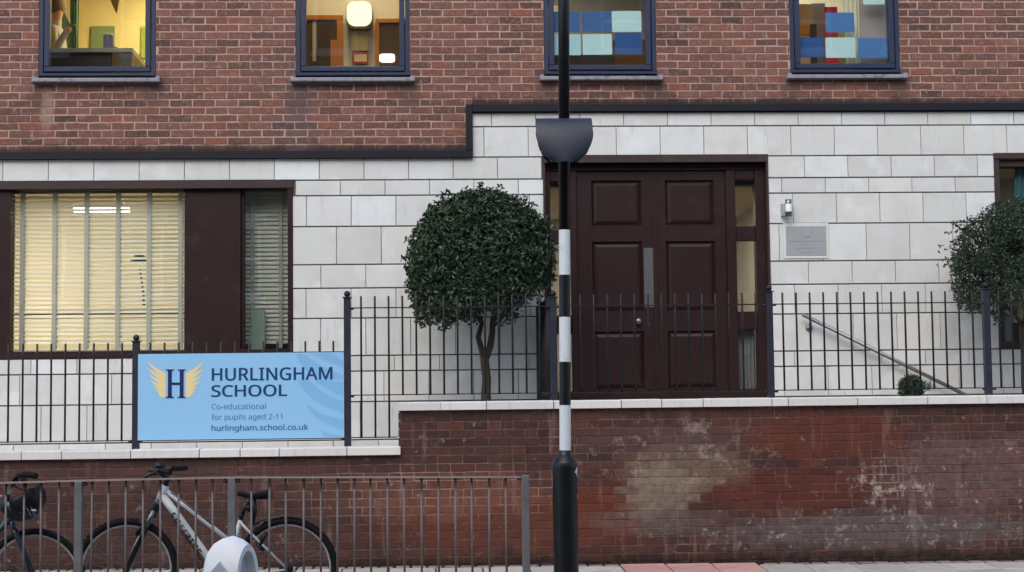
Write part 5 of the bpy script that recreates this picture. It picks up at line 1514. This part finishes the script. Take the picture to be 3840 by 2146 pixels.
# lettering along the down tube
ax = (BB - Q(606, 1862)).normalized(); 
cu = bpy.data.curves.new('t', 'FONT'); cu.body = 'corratec'; cu.size = 1; cu.offset = .02; cu.space_character = 1.25
o = bpy.data.objects.new('t', cu); COL.objects.link(o)
me = bpy.data.meshes.new_from_object(o.evaluated_get(bpy.context.evaluated_depsgraph_get())); bpy.data.objects.remove(o)
mx_ = max(v.co.x for v in me.vertices); s0 = (Q(655, 1935) - Q(750, 2070)).length / mx_ * 1.0
A0 = Q(648, 1923, -.0295); upv = Vector((-ax.z, 0, ax.x)) * 1
if upv.z < 0: upv = -upv
A1 = Q(752, 2074, -.0285); axx = (A1 - A0).normalized(); nv = Vector((0, -1, 0))
upv = axx.cross(nv); upv = upv if upv.z > 0 else -upv
# wrap the print round the tube
ln = (A1 - A0).length; hh = .04
for v in me.vertices:
    u = v.co.x / mx_; w_ = (v.co.y / .52 - .5) * hh
    ang = w_ / .0246
    v.co = A0 + axx * (u * ln) + upv * (math.sin(ang) * .0275) + Vector((0, (1 - math.cos(ang)) * .0275, 0))
me.materials.append(simple('bike_lettering', srgb('#232a33'), .4)); link('lettering', me, bk)
# fork
fk = MB()
fk.tube([Q(590, 1888), Q(582, 1905), Q(568, 1935)], [.026, .034, .03], 12); fk.tube([Q(583, 1902, -.065), Q(583, 1902, .065)], .017, 10)
fk.build('fork_crown', M_BLKP, bk)
for dy in (-.06, .06):
    fs_ = MB(); fs_.tube([Q(576, 1915, dy), Q(543, 1985, dy)], .0165, 10); fs_.build('fork_stanchion', M_STEEL, bk)
fl_ = MB()
for dy in (-.06, .06): fl_.tube([Q(545, 1980, dy), Q(530, 2012, dy), Q(488, 2106, dy), Q(474, 2140, dy)], [.023, .025, .021, .015], 10)
fl_.tube([Q(538, 1966, -.062), Q(520, 1955, -.03), Q(520, 1955, .03), Q(538, 1966, .062)], .012, 8)
fl_.build('fork_lowers', M_BLKP, bk)
dc = MB(); p, q = Q(522, 2010, -.0795), Q(486, 2082, -.0775); nn = Vector((.006, 0, .003)); dc.add([p - nn, p + nn, q + nn, q - nn], [(0, 1, 2, 3)]); dc.tube([p, q], .004, 6); dc.build('fork_decal', M_SILVER, bk)
br = MB(); br.tube([Q(530, 1975, -.08), Q(513, 2000, -.07), Q(516, 2016, -.03)], [.012, .014, .01], 8); br.tube([Q(530, 1975, .05), Q(515, 2000, .05)], .012, 8); br.tube([Q(1000, 1998, -.05), Q(985, 2020, -.06), Q(975, 2050, -.05)], [.016, .02, .012], 8)
br.tube([Q(960, 2040, -.05), Q(990, 2065, -.06)], [.012, .014], 8); br.build('brakes', M_BLKP, bk)
# stem, handlebar, grips, levers
hb = MB(); hb.tube([HT, Q(627, 1800), Q(630, 1790)], [.019, .019, .018], 12); hb.tube([Q(630, 1795), Q(602, 1776)], .017, 10)
c0 = Q(604, 1774); 
hb.tube([c0 + Vector((.05, .30, .02)), c0 + Vector((.03, .16, .022)), c0 + Vector((.0, .05, 0)), c0, c0 + Vector((-.01, -.05, 0)), c0 + Vector((-.0, -.17, .02)), c0 + Vector((.02, -.22, .02))], .0125, 10)
hb.build('handlebar', M_BLKP, bk)
gp = MB(); gp.tube([c0 + Vector((.05, .2, .022)), c0 + Vector((.12, .32, .02))], [.018, .02], 12); gp.build('grip', M_RUBBER, bk); gp = MB(); gp.tube([c0 + Vector((.01, -.12, .022)), c0 + Vector((.10, -.24, .012))], [.018, .02], 12); gp.build('grip', M_RUBBER, bk)
lv = MB()
for s_, dy in ((1, .15), (-1, -.1)):
    lv = MB(); lv.tube([c0 + Vector((.01, dy, .015)), c0 + Vector((-.05, dy, -.0)), c0 + Vector((-.1, dy + s_ * .05, -.03))], [.021, .015, .008], 8); lv.build('brake_lever', M_BLKP, bk)
lv = MB()
lv.sphere(c0 + Vector((.0, -.05, .05)), .036, 12, 8, (1, 1, .8)); lv.sphere(c0 + Vector((-.035, -.08, .02)), .034, 12, 8, (1.2, 1, .8)); lv.tube([c0, c0 + Vector((0, -.03, .05))], .01, 8)
lv.build('bell_and_lamp', M_BLKP, bk)
# seat
sp = MB(); sp.tube([ST, Q(912, 1918), Q(926, 1880)], [.017, .016, .022], 12); sp.tube([Q(897, 1938, -.0), Q(909, 1932, -.0)], .02, 10)
sp.tube([Q(922, 1900), Q(932, 1905), Q(938, 1920)], [.016, .02, .016], 8); sp.tube([Q(915, 1868, -.02), Q(980, 1872, -.02)], .004, 6); sp.tube([Q(915, 1868, .02), Q(980, 1872, .02)], .004, 6); sp.tube([Q(945, 1868), Q(952, 1925), Q(945, 1972)], [.026, .024, .012], 8)
sp.build('seat_post', M_BLKP, bk)
sd_ = MB(); xs0, xs1 = Q(890, 1850).x, Q(1004, 1850).x; zc = Q(940, 1849).z
n = 14; ring = []
for i in range(n + 1):
    u = i / n; x = xs0 + (xs1 - xs0) * u
    w_ = .022 + .06 * max(0, (u - .35) / .65) ** 1.2; w_ *= 1 if u < .9 else .85; hgt = .022 + .034 * u
    zc_ = zc + .006 * math.cos(u * 6) - .004 + (.006 if u > .6 else 0)
    for k in range(10):
        a_ = 2 * math.pi * k / 10; ring.append((x, YB + w_ * math.cos(a_), zc_ + (.012 if math.sin(a_) > 0 else hgt) * math.sin(a_)))
sd_.add(ring, [(i * 10 + k, i * 10 + (k + 1) % 10, (i + 1) * 10 + (k + 1) % 10, (i + 1) * 10 + k) for i in range(n) for k in range(10)] + [tuple(range(10)), tuple(range(n * 10, n * 10 + 10))], True)
sd_.build('saddle', M_RUBBER, bk)
mg = MB(); pts = [(968, 1975), (1001, 1944), (1040, 1934), (1084, 1930), (1125, 1932), (1158, 1937), (1195, 1948), (1229, 1963)]
for wv_ in (0,):
    vs = []
    for p in pts:
        for k in range(5):
            a_ = -1 + k * .5; vs.append(Q(p[0], p[1], a_ * .028) + Vector((0, 0, -.008 * a_ * a_)))
    n = len(pts); mg.add(vs + [v + Vector((0, 0, -.003)) for v in vs], [(i * 5 + k, i * 5 + k + 1, (i + 1) * 5 + k + 1, (i + 1) * 5 + k) for i in range(n - 1) for k in range(4)] + [(5 * n + i * 5 + k, 5 * n + (i + 1) * 5 + k, 5 * n + (i + 1) * 5 + k + 1, 5 * n + i * 5 + k + 1) for i in range(n - 1) for k in range(4)], True)
mg.tube([Q(950, 1970), Q(975, 1952), Q(1005, 1945)], .009, 8)
mg.build('mudguard', simple('grey_mudguard', srgb('#3b3a3d'), .5), bk)
cr = MB(); cr.lathe(BB + Vector((0, -.045, 0)), [(.001, -.003), (.085, -.003), (.088, .0), (.085, .003), (.001, .003)], 32, 'y'); cr.tube([BB + Vector((0, -.07, 0)), BB + Vector((.12, -.07, -.12))], .011, 8)
cr.build('crankset', M_BLKP, bk); cr = MB(); cr.lathe(RW + Vector((0, -.05, 0)), [(.001, -.003), (.045, -.003), (.05, .012), (.001, .013)], 24, 'y')
cr.build('rear_sprocket', M_BLKP, bk)
pd = MB(); c = BB + Vector((.12, -.07, -.12)); pd.cbox(c.x - .045, c.x + .045, c.y - .09, c.y - .01, c.z - .012, c.z + .012); pd.build('pedal', M_BLKP, bk)

# second bicycle, cut by the left edge
b2k = thing('dark_bicycle', 'dark blue bicycle behind the guard rail cut by the left edge of the picture', 'bicycle')
FW2 = Q(128, 2176); wheel(b2k, FW2, rad, .038, M_ALU, R(-3))
RW2 = FW2 + Vector((-1.05, .03, 0)); wheel(b2k, RW2, rad, .038, M_ALU, 0)
BB2 = FW2 + Vector((-.62, 0, -.06)); fm = MB()
h1, h2 = Q(28, 1880), Q(44, 1955)
fm.tube([h1, h2], .022, 12); oval_tube(fm, h2 + Vector((0, 0, .03)), BB2, .022, .02); s2 = BB2 + Vector((-.17, 0, .5)); oval_tube(fm, h1 + Vector((0, 0, -.02)), s2, .017, .015); fm.tube([s2, BB2], .016, 10)
for dy in (-.055, .055):
    fm.tube([s2, RW2 + Vector((0, dy, 0))], .009, 8); fm.tube([BB2 + Vector((0, dy * .5, 0)), RW2 + Vector((0, dy, 0))], .01, 8)
fm.build('frame', M_BIKET, b2k)
fk = MB(); fk.tube([h2, Q(52, 1985)], .022, 10)
for dy in (-.055, .055): fk.tube([Q(50, 1975, dy * .5), Q(60, 2000, dy), Q(100, 2095, dy), tuple(FW2 + Vector((0, dy, 0)))], [.022, .023, .019, .013], 10)
fk.tube([Q(40, 1968, -.06), Q(64, 1992, -.05)], .014, 8); fk.build('fork', M_BIKEB, b2k)
hb = MB(); c2 = Q(70, 1800)
hb.tube([h1, Q(30, 1830), Q(68, 1802)], [.018, .018, .015], 10); hb.tube([c2 + Vector((.03, .2, .02)), c2 + Vector((0, .1, .01)), c2, c2 + Vector((0, -.1, .0)), c2 + Vector((.0, -.18, .02))], .0125, 10)
hb.build('handlebar', M_BLKP, b2k)
gp = MB(); gp.tube([Q(68, 1786, -.16), Q(95, 1778, -.2), Q(136, 1786, -.24)], [.019, .022, .02], 12); gp.tube([Q(62, 1790, .15), Q(100, 1788, .25)], .019, 10)
gp.tube([Q(70, 1788, -.15), Q(52, 1798, -.14), Q(50, 1825, -.12)], [.014, .012, .008], 8); gp.tube([Q(86, 1795, -.1), Q(94, 1815, -.1), Q(92, 1838, -.08)], [.02, .016, .008], 8); gp.build('grips', M_RUBBER, b2k)
sdl = MB(); cs = s2 + Vector((-.05, 0, .22)); sdl.sphere(cs, .1, 14, 8, (1.3, .7, .25)); sdl.tube([s2, cs], .014, 8); sdl.build('saddle', M_RUBBER, b2k)
cr = MB(); cr.lathe(BB2 + Vector((0, -.045, 0)), [(.001, -.003), (.085, -.003), (.088, .0), (.085, .003), (.001, .003)], 32, 'y'); cr.tube([BB2 + Vector((0, -.07, 0)), BB2 + Vector((.12, -.07, -.12))], .011, 8); cr.build('crankset', M_BLKP, b2k)
# helmet hanging from its handlebar
he = thing('cycle_helmet', 'black vented cycle helmet hanging from the handlebar of the dark bicycle', 'helmet')
hc = Q(86, 1892, -.16); NU, NV = 30, 14
hm = MB(); vs = []
th = R(30)
for i in range(NV + 1):
    v = i / NV * math.pi * .58
    for k in range(NU):
        u = 2 * math.pi * k / NU
        # shell long axis along local x, crown toward the lower right, vents as grooves
        rr_ = 1 + .07 * math.cos(7 * u) * math.sin(v) ** 2
        lx_ = .14 * math.sin(v) * math.cos(u) * rr_; ly = .11 * math.sin(v) * math.sin(u) * rr_; lz = .13 * math.cos(v) * rr_
        X_ = lx_ * math.cos(th) + lz * math.sin(th); Z_ = -lx_ * math.sin(th) + lz * math.cos(th)
        vs.append((hc.x + X_, hc.y + ly, hc.z - Z_ * 1.0 + .03))
hm.add(vs, [(i * NU + k, i * NU + (k + 1) % NU, (i + 1) * NU + (k + 1) % NU, (i + 1) * NU + k) for i in range(NV) for k in range(NU)], True)
ho = hm.build('shell', M_BLKP, he)
so_ = ho.modifiers.new('solid', 'SOLIDIFY'); so_.thickness = -.012
vt = MB()
for k in range(6):
    a_ = -1.0 + k * .38
    vt.tube([(hc.x - .10 + .035 * k, hc.y - .095, hc.z + .05 - .012 * k), (hc.x - .06 + .035 * k, hc.y - .102, hc.z - .02 - .014 * k), (hc.x - .035 + .033 * k, hc.y - .07, hc.z - .07)], [.004, .01, .004], 6)
vt.build('vents', simple('helmet_vent', srgb('#4a4d55'), .5), he)
stp = MB(); stp.tube([Q(48, 1822, -.16), Q(95, 1842, -.2), Q(130, 1862, -.2), Q(150, 1880, -.2), Q(150, 1898, -.18)], .006, 6); stp.tube([Q(150, 1880, -.2), Q(146, 1902, -.2), Q(120, 1918, -.2)], .005, 6)
stp.tube([Q(60, 1815, -.14), Q(66, 1790, -.12)], .006, 6); stp.build('straps', M_RUBBER, he)
rf = MB()
for (px, py, a_, b_) in ((35, 1840, .02, .03), (33, 1815, .018, .011), (32, 1893, .012, .016), (127, 1915, .02, .009), (2, 1861, .012, .01)):
    rf = MB(); c = Q(px, py, -.268 if px < 120 else -.262); rf.sphere(c, 1, 12, 8, (a_, .005, b_)); rf.build('reflector', M_SILVER, he)

# ------------------------------------------------------------------ crossing beacon
bc = thing('crossing_beacon', 'black and white striped crossing beacon pole on a thick black base with a dark hood', 'beacon')
PYY = -4.95
A_, B_ = at(2119.5, 1689, PYY), at(2114, 0, PYY)
ddir = (B_ - A_).normalized()
def PZ(py):
    t_ = (py - 1689) / (0 - 1689); return A_ + (B_ - A_) * t_
bnd = [(1523, 1689, 1), (1363, 1523, 0), (1197, 1363, 1), (1040, 1197, 0), (872, 1040, 1)]
for a_, b_, w_ in bnd:
    m = MB(); m.tube([PZ(b_), PZ(a_)], .0385, 28, False); m.build('white_band' if w_ else 'black_band', M_BANDW if w_ else M_BLACK, bc)
m = MB(); m.tube([PZ(872), PZ(-900)], .0383, 28, True); m.build('pole', M_BLACK, bc)
gz_ = pav_z(-5.2)
bx_, by_ = at(2126, 2100, PYY).x, PYY
m = MB(); zA = A_.z; zc1 = zr(2122, 1706, PYY); zc2 = zr(2122, 1735, PYY)
m.lathe((bx_ - .006, by_, 0), [(.0395, zA + .001), (.043, zA - .004), (.043, zc1 + .004), (.048, zc1), (.080, zc2 + .006), (.0835, zc2), (.0835, zc2 - .03), (.0835, gz_ - .02)], 36); m.build('base', M_BLACK, bc)
m = MB(); q_ = at(2163, 1771, PYY - .05)
for k in range(-3, 4):
    pass
def patch(py0, py1, w_):
    zc, za = zr(2160, py0, PYY), zr(2160, py1, PYY); a0 = R(-8); n = 6; vs = []
    for i in range(n + 1):
        for (z_, ww) in ((za, w_ * .3), ((za + zc) / 2, w_), (zc, w_ * .4)):
            a1 = a0 - ww / .084 * (i / n); vs.append((bx_ - .006 + .0842 * math.cos(a1), by_ + .0842 * math.sin(a1), z_))
    m.add(vs, [(i * 3 + j, (i + 1) * 3 + j, (i + 1) * 3 + j + 1, i * 3 + j + 1) for i in range(n) for j in range(2)])
patch(1750, 1790, .05); patch(1850, 1872, .02); m.build('sticker_remnant', M_BANDW, bc)
# hood round the pole
hd = part('hood', bc)
xc = at(2115, 450, PYY - .1).x; zt_ = zr(2115, 443, PYY - .02); Hh = .318
def hood_sheet(mb, s_, off=0.0):
    n, k = 24, 20; vs = []
    for i in range(n + 1):
        t_ = i / n; y = PYY - s_ * ((.165 if s_ > 0 else .09) - off) * math.sqrt(max(0, 1 - (1 - t_) ** 2)) - s_ * .0
        W_ = .196 if s_ > 0 else .186; w_ = (W_ - off) * (1 - .03 * (1 - t_)) if t_ < .42 else (W_ - off) * math.sqrt(max(0, 1 - ((t_ - .42) / .635) ** 2))
        for j in range(k + 1):
            u = -1 + 2 * j / k
            vs.append((xc + w_ * u, y + s_ * .03 * u * u * t_, zt_ - off - (Hh - off) * t_ ** 1.25))
    mb.add(vs, [(i * (k + 1) + j, i * (k + 1) + j + 1, (i + 1) * (k + 1) + j + 1, (i + 1) * (k + 1) + j) for i in range(n) for j in range(k)], True)
m = MB(); hood_sheet(m, 1); ho = m.build('hood_shell', M_HOOD, hd, fixn=False)
m = MB(); hood_sheet(m, -1, .012); m.build('hood_back', M_BLACK, hd, fixn=False)
m = MB()
for s_ in (-1, 1):
    pts = []
    for i in range(9):
        a_ = R(22 + i * 6); pts.append((xc + s_ * .172 * math.cos(a_), PYY - .13, zt_ - .18 - .128 * math.sin(a_) - .01))
    m.tube(pts, [.001, .003, .004, .005, .005, .005, .004, .004, .002], 8)
m.build('reflector_rim', M_STEEL, hd)
m = MB(); m.lathe((xc, PYY, zt_ - Hh + .02), [(.04, 0), (.09, .01), (.1, .05), (.04, .06)], 24); m.build('lamp_ring', M_SILVER, hd)
# globe at the top of the pole (above the picture)
gt = PZ(-900); m = MB(); m.sphere(gt + Vector((0, 0, .15)), .15, 24, 16); m.build('globe', simple('amber_globe', srgb('#e08a1c'), .3), bc)

# ------------------------------------------------------------------ traffic island bollard
isl = MB(); IZ = -.13; isl.cbox(-3.4, .6, -9.45, -8.5, -.3, IZ, .02); isl.build('traffic_island', M_KERB, kind='structure')
bo = thing('traffic_bollard', 'white plastic traffic island bollard with domed top and recessed face toward the right', 'bollard')
BYY = -9.0
al = R(20); F_ = Vector((math.cos(al), -math.sin(al), 0)); S_ = Vector((math.sin(al), math.cos(al), 0))
cfx = at(930, 2100, BYY).x; O_ = Vector((cfx, BYY, 0))
topz = at(878, 2011, BYY).z
secs = [(0.0, .105, topz - .035), (-.03, .106, topz - .014), (-.07, .105, topz), (-.115, .098, topz - .012), (-.15, .086, topz - .032), (-.175, .068, topz - .062), (-.19, .035, topz - .105)]
def arch(t_, w_, h_, n=18, widen=.05):
    pts = []
    dome = .20
    for i in range(n + 1):
        a_ = math.pi * i / n
        s_ = -math.cos(a_); zz = h_ - dome + dome * math.sin(a_) ** .85
        pts.append(O_ + F_ * t_ + S_ * (s_ * w_) + Vector((0, 0, zz)))
    lo = [O_ + F_ * (t_ - (.05 if t_ < -.1 else 0)) + S_ * (-(w_ + .03)) + Vector((0, 0, IZ)), O_ + F_ * (t_ - (.05 if t_ < -.1 else 0)) + S_ * (w_ + .03) + Vector((0, 0, IZ))]
    return [lo[0]] + pts + [lo[1]]
m = MB(); rows = [arch(*s_) for s_ in secs]; k = len(rows[0]); vs = [v for r_ in rows for v in r_]
m.add(vs, [(i * k + j, i * k + j + 1, (i + 1) * k + j + 1, (i + 1) * k + j) for i in range(len(rows) - 1) for j in range(k - 1)] + [tuple((len(rows) - 1) * k + j for j in range(k))[::-1]], True)
m.build('shell', M_WHITE, bo)
inner = [O_ + F_ * .0 + (p - O_) * 1.0 for p in arch(0, .085, topz - .06)]
m = MB(); outer = arch(0.0005, .1045, topz - .036); n = len(outer)
m.add(outer + inner, [(i, i + 1, n + i + 1, n + i) for i in range(n - 1)])
inner2 = [p - F_ * .035 for p in arch(0, .082, topz - .064)]
m.add(inner + inner2, [(i, i + 1, n + i + 1, n + i) for i in range(n - 1)]); m.build('rim', M_WHITE, bo)
m = MB(); m.add(inner2, [tuple(range(len(inner2)))]); m.build('recessed_face', simple('bollard_face', srgb('#c9cfd2'), .45, var=.03), bo)
# triangular recess moulded in the near side
m = MB(); ap = at(820, 2112, BYY - .075)
sidep = lambda px, py, d: at(px, py, BYY - .115 + d)
q0, q1, q2 = sidep(820, 2110, .002), sidep(852, 2150, -.004), sidep(786, 2150, -.004)
dn = Vector((0, 0, -.35)); k0 = [q0, q1 + (q1 - q0) * 1.2, q2 + (q2 - q0) * 1.2]
bck = [v + Vector((0, .05, 0)) for v in k0]
m.add(k0 + bck, [(0, 1, 2), (5, 4, 3), (0, 3, 4, 1), (1, 4, 5, 2), (2, 5, 3, 0)]); m.build('side_moulding', simple('bollard_side', srgb('#b9c1c8'), .5, var=.02), bo)

# ------------------------------------------------------------------ terrace across the street (seen only in the window panes)
op = thing('opposite_terrace', 'brick terrace with white sash windows across the street behind the viewer', 'building')
OY = -20.5
m = MB(); holes = []; 
for k in range(-7, 8):
    cx = k * 2.2
    for (za, zc) in ((.9, 2.5), (3.9, 5.6), (6.9, 8.4), (9.5, 10.9)): holes.append((cx - .5, cx + .5, za, zc))
plate(m, (-17, 17, -.13, 12.2), holes, OY, OY - .2); 
for i, f_ in enumerate(m.f): pass
m.build('wall', simple('terrace_brick', srgb('#7d6a58'), .9), op)
m = MB(); m2_ = MB()
for h in holes:
    for (a_, b_, c_, d_) in ((h[0], h[0] + .08, h[2], h[3]), (h[1] - .08, h[1], h[2], h[3]), (h[0] + .0805, h[1] - .0805, h[2], h[2] + .1), (h[0] + .0805, h[1] - .0805, h[3] - .1, h[3]), (h[0] + .0805, h[1] - .0805, (h[2] + h[3]) / 2 - .04, (h[2] + h[3]) / 2 + .04)):
        m.box(a_, b_, OY - .1, OY - .02, c_, d_)
    m.box(h[0] - .1, h[1] + .1, OY, OY + .08, h[2] - .12, h[2] - .01); m.box(h[0] - .12, h[1] + .12, OY, OY + .06, h[3] + .01, h[3] + .2)
    m2_.box(h[0], h[1], OY - .12, OY - .11, h[2], h[3])
m.build('windows', simple('white_sash_paint', srgb('#d8d8d4'), .6), op); m2_.build('panes', simple('dark_pane', srgb('#2a2f33'), .15), op)
m = MB(); m.add([(-17, OY + .2, 12.2), (17, OY + .2, 12.2), (17, OY - 4, 14.6), (-17, OY - 4, 14.6)], [(0, 1, 2, 3)]); m.build('roof', simple('slate_roof', srgb('#4a4d52'), .8), op)
